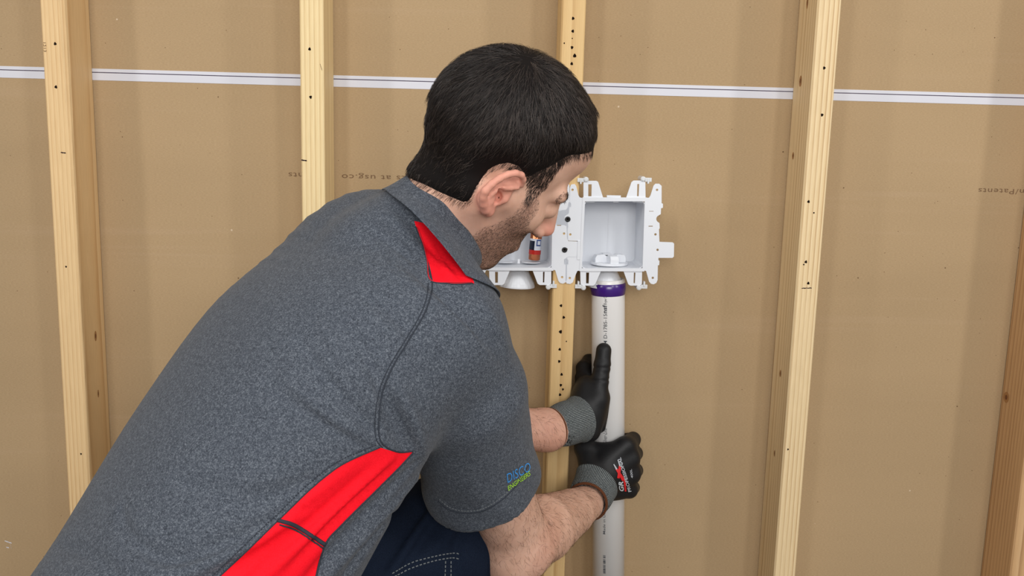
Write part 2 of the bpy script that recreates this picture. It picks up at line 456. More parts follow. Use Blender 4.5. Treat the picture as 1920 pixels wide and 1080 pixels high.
# ------------------------------------------------------------------ outlet boxes
YF = -SD-.0022                                                # face of the box flanges, flat on the stud front
HOLE = lambda x, y, r=2.3: circ(x, y, r, 12)
def build_box(label):
    root = empty('outlet_box', P(1150, 440, YF)); tag(root, label, 'outlet box', 'white plastic outlet boxes on the stud')
    pl = M['plastic']
    # rim
    plate([(1092.5, 370), (1214, 370.5), (1208, 509), (1086.5, 508.5)], [[(1097, 377.5), (1209, 377.5), (1204.8, 503), (1091, 503)]], YF-.001, .006, 'rim', pl, root)
    # shell: five-sided tub going back to the drywall
    fo = [P(1096, 376.5, YF), P(1210, 376.5, YF), P(1205.8, 504, YF), P(1090, 504, YF)]
    fi = [P(1097, 377.5, YF), P(1209, 377.5, YF), P(1204.8, 503, YF), P(1091, 503, YF)]
    yb = -.004; V = []
    for ring, y, sh in ((fo, YF+.002, 0), (fo, yb, 0), (fi, yb-.003, .0015), (fi, YF+.002, 0)):
        cx = sum(p[0] for p in ring)/4; cz = sum(p[2] for p in ring)/4
        for k, p in enumerate(ring):                     # every corner as a small round
            for t in (-1, 0, 1):
                q = ring[(k+(1 if t > 0 else -1)) % 4]; d = q-p; d = d/np.linalg.norm(d)*(.006 if t else .0016)
                if t == 0:
                    a = ring[(k+1) % 4]-p; b = ring[(k-1) % 4]-p; d = (a/np.linalg.norm(a)+b/np.linalg.norm(b))*.0018
                V.append(((p+d)[0], y, (p+d)[2]))
    n = 12; F = []
    for j in range(3):
        for k in range(n):
            k2 = (k+1) % n; F.append((j*n+k, (j+1)*n+k, (j+1)*n+k2, j*n+k2))
    # outer back and inner back
    F.append(tuple(range(n, 2*n))); F.append(tuple(reversed(range(2*n, 3*n))))
    F.append(tuple()) if False else None
    F = [f for f in F if f]
    for k in range(n): k2 = (k+1) % n; F.append((3*n+k, 0+k, k2, 3*n+k2))
    sh = obj('shell', V, F, pl, root)
    # ribs and moulded relief inside
    mb = MB()
    for a in (1140,): 
        c = P(a, 440, -.008); mb.box((c[0]-.0006, -.0078, c[2]-.05), (c[0]+.0006, -.0068, c[2]+.05))
    mb.build('back_rib', pl, root)
    for a, b in ((1099, 1115), (1150, 1160), (1187, 1208)):
        p, q = P(a, 378.5, YF), P(b, 379.8, YF); MB().box((p[0], YF+.002, q[2]), (q[0], YF+.006, p[2])).build('lid_catch', pl, root)
    pass
    p, q = P(1138, 366, YF), P(1164, 370.5, YF); MB().box((p[0], YF, q[2]), (q[0], YF+.004, p[2])).build('top_lug', pl, root)
    # tabs
    plate([(1094, 371), (1094, 343), (1097, 339), (1118, 339), (1121.5, 341), (1131, 371)], [[(1103, 345.5), (1109.5, 345.5), (1109, 368), (1103, 368)]], YF+.001, .0022, 'top_tab', pl, root)
    plate([(1174, 371), (1184, 341.5), (1188, 338.5), (1206, 338.5), (1210, 342), (1210.5, 371)], [[(1195, 345), (1198.5, 345), (1197.5, 368), (1194.5, 368)]], YF+.001, .0022, 'top_tab', pl, root)
    plate([(1088, 508), (1088.5, 532), (1092, 535.5), (1112.5, 535.5), (1116, 533), (1127, 508)], [[(1099, 511), (1104.5, 511), (1104, 531.5), (1099, 531.5)]], YF+.001, .0022, 'bottom_tab', pl, root)
    plate([(1169, 508), (1178, 533), (1182, 535.5), (1200.5, 535.5), (1203.5, 532), (1204, 508)], [[(1188.5, 511), (1191.5, 511), (1190.5, 531), (1188, 531)]], YF+.001, .0022, 'bottom_tab', pl, root)
    # nail bosses clipped to the tab corners
    for a, b, s in ((1099, 336.5, -1), (1206, 335.5, 1), (1094, 539.5, -1), (1198, 539.5, 1)):
        c = P(a, b, YF); mb = MB()
        vz = 1 if b < 400 else -1
        mb.tube([c+np.array([0, .030, 0]), c+np.array([0, -.001, 0])], .0042, 12)
        mb.tube([c+np.array([0, .001, 0]), c+np.array([0, -.0022, 0])], .0030, 12)
        d = np.array([s*.0085, .006, -vz*.0015])
        mb.box(c+d-np.array([.0055, .006, .003]), c+d+np.array([.0055, .002, .0035]))
        mb.box(c+d-np.array([.0015, .007, .006*(1 if vz > 0 else -.1)]), c+d+np.array([.0015, .004, .006*(1 if vz < 0 else -.1)+.003]))
        mb.build('nail_boss', M['clip_plastic'], root, bevel=.0006)
    # right flange
    nt = [(1238+7.5*math.cos(t), 410.5+7.2*math.sin(t)) for t in np.linspace(-PI*.62, -PI*1.38, 9)]
    plate([(1213, 371.5), (1217, 370.5), (1219.5, 367), (1225.5, 348), (1229, 344.5), (1236, 344.5), (1240.5, 348.5), (1240.5, 381), (1243, 382), (1243, 389.5), (1239.5, 390.5), (1239, 401.5)] + nt +
          [(1236.5, 418.5), (1237, 428), (1235.5, 430), (1236.5, 453.5), (1261.5, 454.5), (1264, 457), (1263.5, 481), (1261, 483.5), (1234.5, 483.5), (1234.5, 488), (1236.5, 489), (1236, 497), (1233.5, 497.5), (1233, 525), (1230.5, 530.5), (1225.5, 533), (1220.5, 532), (1217, 528), (1211.5, 508), (1207, 507)],
          [HOLE(1232, 356), HOLE(1229, 439.5), HOLE(1233, 468.5), HOLE(1224, 521), [(1217, 395.6), (1225.5, 395.6), (1225.5, 396.6), (1217, 396.6)], [(1216, 423.4), (1224, 423.4), (1224, 425), (1216, 425)]],
          YF, .0022, 'right_flange', pl, root)
    # groove beside the flange hook
    # left flange: interlocks with the next box's right flange over the stud
    plate([(1092.5, 371.5), (1087, 370), (1084.5, 366), (1080.5, 349), (1077.5, 345), (1071, 346), (1068.5, 352), (1068.2, 378), (1065.5, 380), (1064.5, 389), (1061, 393.6), (1042.5, 393.6), (1042, 421.8),
           (1058, 421.8), (1062.3, 424.5), (1063.2, 448), (1066.5, 451.4), (1086.5, 451.8), (1086, 481.4), (1064, 481.4), (1060.8, 484.5), (1057.6, 486), (1057.6, 495), (1060.6, 496.5), (1060.4, 527), (1062.5, 531.5), (1069, 532.5), (1074, 529.5), (1079, 516), (1082.5, 508), (1087.5, 507.5)],
          [HOLE(1073.5, 356), HOLE(1069.3, 439.7), HOLE(1068.4, 521.5)], YF, .0022, 'left_flange', pl, root)
    p, q = P(1083, 451, YF), P(1088.5, 487, YF); MB().box((p[0], YF-.001, q[2]), (q[0]-.001, YF+.001, p[2])).build('hinge_bar', pl, root, bevel=.0004)
    # drain hub under the box
    zt = P(1145, 508, -.05)[2]; cx = P(1145, 470, YF)[0]-.0005
    hub = MB(); cc = np.array([cx, -.054, zt+.002])
    a0 = np.array([-.035, 0, -1.0]) if True else 0
    hub.lathe(cc, a0, [(.018, 0), (.0185, .001), (.0295, .021), (.0308, .026), (.0308, .0285), (.026, .0285)], 40)
    hub.build('drain_hub', pl, root, smooth=False)
    return root
box2 = build_box('white plastic outlet box right of the stud, open and empty except for a drain cap')
BOXHUB = None
# second box: the same moulding one box-width to the left
shift = P(916, 503, YF)-P(1087, 508.5, YF); shift[1] = 0; shift[2] = -.0021
def copy_tree(o, parent=None):
    c = o.copy(); COL.objects.link(c)
    if parent is not None: c.parent = parent
    for ch in list(o.children): copy_tree(ch, c)
    return c
box1 = copy_tree(box2); box1.location = Vector(box2.location)+Vector(shift)
box1['label'] = 'left white plastic outlet box, half hidden behind the chin, holding a copper tube'
def sh1(p): return np.asarray(p)+shift
# knock-out rings in the floor of the left box
zf = P(1150, 503, YF)[2]
mb = MB()
for dx, r in ((-.025, .016), (.018, .016)):
    c = np.array([P(975, 500, -.05)[0]+dx, -.05, zf+.0015])
    mb.lathe(c, (0, 0, 1), [(r, 0), (r, .0012), (r-.0015, .0012), (r-.0015, .0004)], 28)
mb.lathe(np.array([P(972, 500, -.06)[0], -.065, zf+.0015]), (0, 0, 1), [(.0025, 0), (.002, .007)], 10)
mb.build('knockout_ring', M['plastic'], box1)
# screws
def screw(px, py, lab):
    c = P(px, py, YF); o = empty('drywall_screw', c); tag(o, lab, 'screw')
    mb = MB(); mb.lathe(c, (0, -1, 0), [(.0016, -.02), (.002, -.002), (.0042, .0002), (.0045, .0008), (.0040, .0012), (.0018, .0012), (.0008, .0002)], 20)
    mb.build('head', M['screw'], o, True)
    mb = MB(); mb.box(c-np.array([.0022, .0014, .0005]), c+np.array([.0022, -.0011, .0005])).box(c-np.array([.0005, .0014, .0022]), c+np.array([.0005, -.0011, .0022]))
    mb.build('cross_recess', M['hole'], o)
screw(1064.5, 411, 'upper black Phillips screw holding the interlocked flanges to the stud')
screw(1058.5, 468.5, 'lower black Phillips screw holding the interlocked flanges to the stud')
# drain cap in the right box
cp = np.array([P(1142, 497, -.052)[0], -.052, zf+.0012])
cap = empty('drain_cap', cp); tag(cap, 'round white drain cap with a four-lobed grip on the floor of the right box', 'cap')
MB().lathe(cp, (0, 0, 1), [(.0305, 0), (.0312, .001), (.0312, .0035), (.0300, .0045)], 44).build('disc', M['plastic'], cap)
mb = MB()
for ang in (12, 102):
    t = math.radians(ang); d = np.array([math.cos(t), math.sin(t), 0]); e = np.array([-d[1], d[0], 0])
    prof = [(-.027, .003), (-.0275, .011), (-.0245, .0165), (-.012, .0175), (-.008, .0145), (.008, .0145), (.012, .0175), (.0245, .0165), (.0275, .011), (.027, .003)]
    V = [cp+d*a+e*s*.0075+np.array([0, 0, z]) for s in (-1, 1) for a, z in prof]
    n = len(prof); F = [tuple(range(n)), tuple(reversed(range(n, 2*n)))] + [(i, n+i, n+(i+1) % n, (i+1) % n) for i in range(n)]
    mb.add(V, F)
gr = mb.build('grip', M['plastic'], cap, bevel=.0012)
# copper arrestor tube standing in the left box
c0 = P(1001.5, 486, -.052); c1 = P(1006.0, 436, -.052); ax = c1-c0; L = np.linalg.norm(ax); ax /= L
tb = empty('copper_tube', c0); tag(tb, 'small capped copper tube with a navy, white and red label inside the left box', 'pipe fitting')
R_ = .0098
MB().lathe(c0, ax, [(.0085, -.0012), (R_, 0), (R_, L*.98), (R_-.001, L)], 32).build('copper_body', M['copper'], tb, True)
MB().lathe(c0, ax, [(R_*.6, L*.8), (R_-.0016, L*.82), (R_-.0012, L*1.0), (R_-.0022, L*1.2), (R_*.5, L*1.22)], 32).build('brass_top', M['brass'], tb, True)
def wrap(name, h0, h1, a0_, a1_, mat, parent, dr=.0003, n=14):
    e1 = np.cross(ax, [0, 1, 0]); e1 /= np.linalg.norm(e1); e2 = np.cross(ax, e1)   # e1 along +-x, e2 along y
    if e1[0] < 0: e1 = -e1
    if e2[1] > 0: e2 = -e2
    V = []
    for i in range(n+1):
        t = math.radians(a0_+(a1_-a0_)*i/n)
        d = math.sin(t)*e1+math.cos(t)*e2
        V += [c0+ax*L*h0+d*(R_+dr), c0+ax*L*h1+d*(R_+dr)]
    return obj(name, V, [(2*i, 2*i+2, 2*i+3, 2*i+1) for i in range(n)], mat, parent, True)
lb = wrap('label', .2, .78, -178, 178, M['lab_white'], tb, .0002, 30)
wrap('navy_panel', .2, .70, -85, -12, M['lab_navy'], lb)
wrap('red_band', .2, .36, -85, 85, M['lab_red'], lb, .0004)
wrap('emblem', .52, .76, 5, 55, M['lab_blue'], lb, .0004)
wrap('emblem_centre', .57, .71, 15, 45, M['lab_white'], lb, .0006)
V_, F_ = text_mesh('CB', 1.0, .02)
# ------------------------------------------------------------------ pipe
YP = -.0585; RP = .0282
pt = P(1140, 536, YP); pb = P(1140.6, 1085, YP); pa = (pb-pt)/np.linalg.norm(pb-pt)
pend = pt + pa*(pt[2]-.35)/-pa[2]
pipe = empty('pvc_pipe', pt); tag(pipe, 'long white plastic drain pipe gripped by both gloved hands under the right box', 'pipe')
MB().lathe(pt, pa, [(RP-.004, -.012), (RP-.001, -.012), (RP, -.010), (RP, .02), (RP, np.linalg.norm(pend-pt)), (RP-.004, np.linalg.norm(pend-pt)), (RP-.004, -.012)], 64, False).build('tube', M['pvc'], pipe, True)
prh = np.linalg.norm(P(1140, 541, YP)-pt); prl = np.linalg.norm(P(1140, 551, YP)-pt)
MB().lathe(pt, pa, [(RP, -.006), (RP+.0016, -.004), (RP+.0018, prh), (RP+.0004, prl), (RP, prl+.0005)], 64, False).build('primer_band', M['primer'], pipe, True)
tc = CAM-pt; tc = tc-pa*(tc@pa); tc /= np.linalg.norm(tc); te = np.cross(pa, tc); te = te if te[0] > 0 else -te
def pipe_text(body, px, py_bottom, py_top, hpx, bold=0.0, shear=0.0, name='printed_text'):
    """reads bottom to top, letters lying on the pipe wall"""
    V, F = text_mesh(body, 1.0, bold, shear, space=1.02)
    if len(V) == 0: return
    w = V[:, 0].max(); z0 = (P(1140, py_bottom, YP-RP)-pt)@pa; z1 = (P(1140, py_top, YP-RP)-pt)@pa
    off = (px-1140)/1.185/1000; out = []
    hh = hpx/1.185/1000/.72
    for v in V:
        s = z0+(z1-z0)*v[0]/w; o = off-(v[1]-.36)*hh
        a = math.asin(max(-.98, min(.98, o/RP)))
        out.append(pt+pa*s+(math.cos(a)*tc+math.sin(a)*te)*(RP+.00025))
    obj(name, out, F, M['ink'], pipe)
pipe_text('ASTM D-1785-15', 1134.5, 665, 589, 7, .004)
pipe_text('nsf', 1133.5, 588, 572, 8, .03, 0, 'printed_text')
pipe_text('®-pw C', 1134.5, 572, 556, 6, .004)
pipe_text('Silver-Line', 1133.5, 833, 803, 8, .0, .35)
pipe_text('®', 1130.5, 802, 797, 4)
pipe_text('PVC-1120', 1133.5, 795, 748, 7.5, .004)
pipe_text('Made in USA', 1131.5, 1003, 955, 5, .002)
# batch bars at the very bottom
mb = MB(); r_ = random.Random(8); s = 1042.0
while s < 1078:
    hgt = r_.choice((.9, 1.6, 2.4)); a = (P(1140, s, YP-RP)-pt)@pa; b = (P(1140, s+hgt, YP-RP)-pt)@pa
    V = []
    for z in (a, b):
        for o in (-.0088, -.0068, -.0048):
            an = math.asin(o/RP); V.append(pt+pa*z+(math.cos(an)*tc+math.sin(an)*te)*(RP+.00025))
    mb.add(V, [(0, 1, 4, 3), (1, 2, 5, 4)]); s += hgt+r_.choice((.7, 1.3, 2.2))
mb.build('printed_bars', M['ink'], pipe)['kind'] = 'stuff'
# ================================================================== PERSON
# implicit surfaces, meshed block by block on a fine grid
def nrm(v): v = np.asarray(v, float); return v/np.linalg.norm(v)
def smin(a, b, k):
    h = np.clip(.5+.5*(b-a)/k, 0, 1)
    return b*(1-h)+a*h-k*h*(1-h)
def smax(a, b, k): return -smin(-a, -b, k)
def cap_(p, a, b, ra, rb):
    a = np.asarray(a, float); b = np.asarray(b, float); d = b-a; q = p-a
    t = np.clip((q@d)/(d@d), 0, 1)
    return np.linalg.norm(q-t[:, None]*d, axis=1)-(ra+(rb-ra)*t)
def chain(p, pts, rs, k=.004):
    d = None
    for i in range(len(pts)-1):
        e = cap_(p, pts[i], pts[i+1], rs[i], rs[i+1]); d = e if d is None else smin(d, e, k)
    return d
def ell(p, c, r, B=None):
    q = p-np.asarray(c, float)
    if B is not None: q = q@B            # B columns = axes
    r = np.asarray(r, float)
    k0 = np.linalg.norm(q/r, axis=1); k1 = np.linalg.norm(q/r**2, axis=1)
    return k0*(k0-1)/(k1+1e-9)
def within(f, c, r):
    """evaluate f only inside a ball, far value outside"""
    c = np.asarray(c, float)
    def g(p):
        d0 = np.linalg.norm(p-c, axis=1)-r; out = np.maximum(d0, .05)+.02
        mk = d0 < 0
        if mk.any(): out[mk] = f(p[mk])
        return out
    return g
def mesh_sdf(f, lo, hi, h, B=12):
    lo = np.asarray(lo, float); hi = np.asarray(hi, float)
    nb = np.ceil((hi-lo)/(h*B)).astype(int)
    I = np.stack(np.meshgrid(*[np.arange(n) for n in nb], indexing='ij'), -1).reshape(-1, 3)
    cen = lo+(I+.5)*h*B
    d = np.concatenate([f(cen[i:i+200000]) for i in range(0, len(cen), 200000)])
    I = I[np.abs(d) < h*B*.87*1.45+.004]
    N = nb*B+2
    o = np.stack(np.meshgrid(*[np.arange(B+1)]*3, indexing='ij'), -1).reshape(-1, 3)
    cv = []; ck = []; ed = []
    for s in range(0, len(I), 160):
        Ib = I[s:s+160]; n = len(Ib)
        G = Ib[:, None, :]*B+o[None]
        D = f((lo+G.reshape(-1, 3)*h)).reshape(n, B+1, B+1, B+1)
        S = D < 0
        c0 = S[:, :-1, :-1, :-1]; cnt = np.zeros(c0.shape, np.int8)
        for a in (0, 1):
            for b in (0, 1):
                for c in (0, 1): cnt += S[:, a:B+a, b:B+b, c:B+c]
        act = np.nonzero((cnt > 0) & (cnt < 8))
        if len(act[0]) == 0: continue
        acc = np.zeros((len(act[0]), 3)); num = np.zeros(len(act[0]))
        b_, x, y, z = act
        for ax in range(3):
            for u in (0, 1):
                for v in (0, 1):
                    p0 = [0, 0, 0]; oth = [i for i in range(3) if i != ax]
                    p0[oth[0]] = u; p0[oth[1]] = v; p1 = list(p0); p1[ax] = 1
                    A = D[b_, x+p0[0], y+p0[1], z+p0[2]]; C = D[b_, x+p1[0], y+p1[1], z+p1[2]]
                    cr = (A < 0) != (C < 0)
                    t = np.where(cr, A/(A-C+1e-20), 0)
                    q = np.zeros_like(acc); q[:, oth[0]] = u; q[:, oth[1]] = v; q[:, ax] = t
                    acc += q*cr[:, None]; num += cr
        g = Ib[b_]*B+np.stack([x, y, z], 1)
        cv.append(lo+(g+acc/num[:, None])*h); ck.append((g[:, 0]*N[1]+g[:, 1])*N[2]+g[:, 2])
        for ax in range(3):
            A = S[:, :B, :B, :B]; sl = [slice(0, B)]*3; sl[ax] = slice(1, B+1); C = S[(slice(None),)+tuple(sl)]
            e = np.nonzero(A != C)
            if len(e[0]):
                g = Ib[e[0]]*B+np.stack(e[1:], 1); ed.append(np.concatenate([g, np.full((len(g), 1), ax), A[e][:, None]], 1))
    V = np.concatenate(cv); K = np.concatenate(ck); E_ = np.concatenate(ed)
    so = np.argsort(K); K = K[so]; V = V[so]; F = []
    for ax in range(3):
        e = E_[E_[:, 3] == ax]; u, v = (ax+1) % 3, (ax+2) % 3; quad = []
        for du, dv in ((0, 0), (-1, 0), (-1, -1), (0, -1)):
            g = e[:, :3].copy(); g[:, u] += du; g[:, v] += dv
            key = (g[:, 0]*N[1]+g[:, 1])*N[2]+g[:, 2]; j = np.clip(np.searchsorted(K, key), 0, len(K)-1)
            quad.append(np.where(K[j] == key, j, -1))
        q = np.stack(quad, 1); ok = (q >= 0).all(1); q = q[ok]; ins = e[ok, 4].astype(bool)
        q[~ins] = q[~ins][:, ::-1]; F.append(q)
    F = np.concatenate(F)
    # one Newton step back to the true surface
    d0 = f(V); g = np.stack([f(V+np.eye(3)[i]*h*.4)-f(V-np.eye(3)[i]*h*.4) for i in range(3)], 1)/(h*.8)
    V = V-g*(d0/np.maximum((g**2).sum(1), .25)).clip(-h, h)[:, None]
    return V, F
def vnormals(V, F):
    fn = np.cross(V[F[:, 2]]-V[F[:, 0]], V[F[:, 3 % F.shape[1]]]-V[F[:, 1]]) if F.shape[1] == 4 else np.cross(V[F[:, 1]]-V[F[:, 0]], V[F[:, 2]]-V[F[:, 0]])
    N = np.zeros_like(V)
    for k in range(F.shape[1]): np.add.at(N, F[:, k], fn)
    return N/(np.linalg.norm(N, axis=1, keepdims=True)+1e-12)
def tris(F): return F if F.shape[1] == 3 else np.concatenate([F[:, [0, 1, 2]], F[:, [0, 2, 3]]])
def clip(V, T, s):
    """split a triangle mesh where the field s crosses zero: (V,T inside s<0), (V,T outside)"""
    s = np.where(np.abs(s) < 1e-7, 1e-7, s); neg = s[T] < 0; c = neg.sum(1)
    Tin = [T[c == 3]]; Tout = [T[c == 0]]; newV = []; newi = {}
    def cut(a, b):
        k = (a, b) if a < b else (b, a)
        if k not in newi:
            t = s[a]/(s[a]-s[b]); newi[k] = len(V)+len(newV); newV.append(V[a]+t*(V[b]-V[a]))
        return newi[k]
    ti = []; to = []
    for tr, ng in zip(T[(c > 0) & (c < 3)], neg[(c > 0) & (c < 3)]):
        one = ng.sum() == 1
        k = int(np.nonzero(ng == one)[0][0]); a, b, d = int(tr[k]), int(tr[(k+1) % 3]), int(tr[(k+2) % 3])
        p, q = cut(a, b), cut(a, d)
        A, Bq = ([(a, p, q)], [(p, b, d), (p, d, q)])
        if one: ti += A; to += Bq
        else: to += A; ti += Bq
    W = np.concatenate([V, np.array(newV)]) if newV else V
    Tin = np.concatenate(Tin+([np.array(ti)] if ti else [])); Tout = np.concatenate(Tout+([np.array(to)] if to else []))
    def comp(T_):
        u, inv = np.unique(T_, return_inverse=True); return W[u], inv.reshape(-1, 3)
    return comp(Tin), comp(Tout)
def biggest(V, T):
    par = np.arange(len(V))
    for _ in range(60):
        m_ = np.minimum(np.minimum(par[T[:, 0]], par[T[:, 1]]), par[T[:, 2]]); old = par.copy()
        for k in range(3): np.minimum.at(par, T[:, k], m_)
        par = par[par]
        if (par == old).all(): break
    u, c = np.unique(par[T[:, 0]], return_counts=True); r = u[np.argmax(c)]; keep = par[T[:, 0]] == r
    T = T[keep]; u, inv = np.unique(T, return_inverse=True); return V[u], inv.reshape(-1, 3)
def poly_sd(q, poly):
    """signed distance (negative inside) of 2D points to a polygon"""
    poly = np.asarray(poly, float); n = len(poly); d = np.full(len(q), 1e9); ins = np.zeros(len(q), bool)
    for i in range(n):
        a = poly[i]; b = poly[(i+1) % n]; e = b-a; w = q-a
        t = np.clip((w@e)/(e@e+1e-12), 0, 1); d = np.minimum(d, np.linalg.norm(w-t[:, None]*e, axis=1))
        cnd = ((a[1] > q[:, 1]) != (b[1] > q[:, 1])) & (q[:, 0] < (b[0]-a[0])*(q[:, 1]-a[1])/(b[1]-a[1]+1e-12)+a[0]); ins ^= cnd
    return np.where(ins, -d, d)
def smooth_poly(pts, n=6, closed=True):
    pts = np.asarray(pts, float); m = len(pts); out = []
    rngi = range(m) if closed else range(m-1)
    for i in rngi:
        g = lambda k: pts[k % m] if closed else pts[min(max(k, 0), m-1)]
        a, b, c, d = g(i-1), g(i), g(i+1), g(i+2)
        for j in range(n):
            t = j/n; out.append(.5*((2*b)+(c-a)*t+(2*a-5*b+4*c-d)*t*t+(-a+3*b-3*c+d)*t**3))
    if not closed: out.append(pts[-1])
    return np.array(out)
def bvh(V, T): return BVHTree.FromPolygons([tuple(v) for v in V], [tuple(int(i) for i in t) for t in T])
def hit(tree, px, py, off=0.0):
    r = nrm(ray(px, py)); h = tree.ray_cast(Vector(CAM), Vector(r), 5)
    if h[0] is None: return None, None
    nn = np.array(h[1]); nn = -nn if nn@r > 0 else nn
    return np.array(h[0])+nn*off, nn

# ---- spine and torso
YH = -.51
S_pts = [P(235, 1400, -.74), P(262, 1290, -.72), P(340, 1130, -.665), P(480, 880, -.60), P(612, 668, -.545), P(712, 520, -.50), P(806, 446, -.485)]
S_a = [.185, .185, .175, .182, .192, .160, .070]
S_b = [.135, .135, .130, .128, .116, .081, .052]
S_pts = smooth_poly(np.array(S_pts), 6, False); S_a = smooth_poly(np.array(S_a)[:, None], 6, False)[:, 0]; S_b = smooth_poly(np.array(S_b)[:, None], 6, False)[:, 0]
f0 = np.array([.82, .57, 0]); r0 = np.array([.57, -.82, 0])
def torso(p, grow=0.0):
    best = np.full(len(p), 9.); A = len(S_pts)
    bt = np.zeros(len(p)); bi = np.zeros(len(p), int)
    for i in range(A-1):
        a = S_pts[i]; d = S_pts[i+1]-a; q = p-a; t = np.clip((q@d)/(d@d), 0, 1)
        e = np.linalg.norm(q-t[:, None]*d, axis=1); m_ = e < best; best[m_] = e[m_]; bt[m_] = t[m_]; bi[m_] = i
    C = S_pts[bi]+bt[:, None]*(S_pts[bi+1]-S_pts[bi])
    T = S_pts[np.minimum(bi+1, A-1)]-S_pts[bi]; T /= np.linalg.norm(T, axis=1, keepdims=True)
    a = S_a[bi]*(1-bt)+S_a[bi+1]*bt+grow; b = S_b[bi]*(1-bt)+S_b[bi+1]*bt+grow
    q = p-C; R = r0-T*(T@r0)[:, None]; R /= np.linalg.norm(R, axis=1, keepdims=True); Fr = np.cross(T, R)*-1
    x = (q*R).sum(1); y = (q*Fr).sum(1); z = (q*T).sum(1)
    e = 2.35
    rxy = np.sqrt(x*x+y*y)+1e-9; rad = np.sqrt(rxy*rxy+z*z)
    k = ((np.abs(x)/a)**e+(np.abs(y)/b)**e)**(1/e)*rad/rxy
    dd = rad*(1-1/np.maximum(k, 1e-3))*.9
    return dd
# ---- arm joints
SHR = P(826, 616, -.595); ELR = P(972, 1022, -.425); WRR = P(1098, 944, -.185)
SHL = P(640, 500, -.345); ELL = P(800, 800, -.285); WRL = P(1026, 806, -.185)
def fold(p, pts, w, h):
    d = chain(p, pts, [0]*len(pts), 1e-6); return h*np.exp(-(d/w)**2)
def PL(l): return [P(a, b, y) for a, b, y in l]
# ridges (+) and creases (-) of the knit as lines over the cloth: points, width, height
FOLDS_PX = [([(560, 640), (640, 745), (706, 812)], .006, -.0045), ([(600, 610), (665, 700), (712, 770)], .006, .0035),
 ([(655, 610), (700, 690), (718, 745)], .005, -.0040), ([(530, 700), (620, 780), (700, 832)], .007, .003), ([(500, 720), (600, 790), (690, 836)], .006, -.002),
 ([(722, 740), (748, 800), (772, 852)], .010, -.008), ([(742, 720), (775, 790), (798, 860)], .008, .004),
 ([(660, 405), (720, 450), (800, 505)], .005, -.0030), ([(700, 385), (750, 420), (797, 478)], .005, .003), ([(725, 380), (765, 410), (795, 460)], .004, -.003),
 ([(700, 560), (750, 600), (775, 640)], .006, -.0025), ([(650, 560), (720, 610), (765, 660)], .006, .002),
 ([(225, 960), (250, 1020), (330, 1050), (450, 1010), (560, 950)], .008, -.005), ([(230, 1000), (300, 1075), (420, 1040), (560, 970)], .008, .004),
 ([(420, 960), (520, 925), (600, 900)], .008, -.003), ([(330, 905), (450, 930), (540, 920)], .010, -.0025),
 ([(350, 1110), (450, 1060), (560, 985)], .007, -.004), ([(110, 1020), (180, 1050), (240, 1110)], .008, -.004),
 ([(900, 560), (935, 620), (960, 680)], .010, .002), ([(820, 560), (880, 600), (930, 650)], .008, -.0015),
 ([(690, 880), (560, 1000), (430, 1120)], .005, -.003), ([(730, 865), (600, 985), (480, 1100)], .005, .0028), ([(745, 866), (640, 960), (540, 1070)], .004, -.003), ([(660, 875), (560, 950), (470, 1040)], .005, .002),
 ([(780, 868), (690, 960), (600, 1060), (560, 1110)], .006, -.006), ([(790, 885), (720, 965), (650, 1040), (600, 1100)], .006, .005), ([(788, 905), (730, 975), (670, 1050), (630, 1110)], .006, -.007),
 ([(805, 475), (830, 500), (850, 525)], .004, .0022), ([(795, 450), (822, 490), (838, 520)], .003, -.002), ([(812, 455), (845, 500), (868, 526)], .003, -.0018)]
FOLDS = []
SLV = PL([(828, 616, -.595), (872, 735, -.56), (900, 890, -.475), (914, 940, -.455)])
def sleeve(p, g=0.0):
    return chain(p, SLV, [.066+g, .069+g, .0725+g, .0745+g], .01)
hemR = (P(911, 908, -.468), nrm(P(975, 1040, -.42)-P(878, 760, -.54)))
SLVL = [SHL, SHL*.45+ELL*.55, SHL*.18+ELL*.82]
def shirt(p):
    d = torso(p)
    d = smin(d, chain(p, [SHR, P(765, 520, -.52)], [.062, .056], .01), .06)
    d = smin(d, chain(p, [SHL, P(700, 480, -.43)], [.066, .070], .01), .06)
    s = sleeve(p)
    s = s-.0012*np.sin(p@np.array([60., 25, 90]))*np.exp(-((p@hemR[1]-hemR[0]@hemR[1])/.1)**2)
    hp = (p-hemR[0])@hemR[1]
    s = smax(s, hp, .003)
    s = np.maximum(s, -np.maximum(sleeve(p, -.008), -(hp+.022)))
    d = smin(d, s, .028)
    sl = chain(p, SLVL, [.070, .066, .064], .01)
    d = smin(d, sl, .03)
    for g, c_, r_ in FOLDS:
        mk = np.linalg.norm(p-c_, axis=1) < r_
        if mk.any(): d[mk] -= g(p[mk])
    # open neck
    return d
NB = P(829, 414, -.49)                                # collar ring centre
NA = nrm(RIGHT*.78+UP*.60+FWD*.20)                    # neck axis, towards the head
NX = nrm(r0-NA*(NA@r0)); NY = np.cross(NA, NX)
def shirt_open(p):
    d = shirt(p)
    q = p-NB; h = q@NA; r = np.sqrt((q@NX)**2+(q@NY)**2)
    d = smin(d, np.maximum(cap_(p, NB-NA*.085+NX*.014, NB-NA*.02+NX*.006, .074, .066), h+.02), .02)
    d = np.maximum(d, -np.maximum(r-.100, -(h+.022)))
    return np.maximum(d, -np.maximum(r-.058, -(h+.10)))
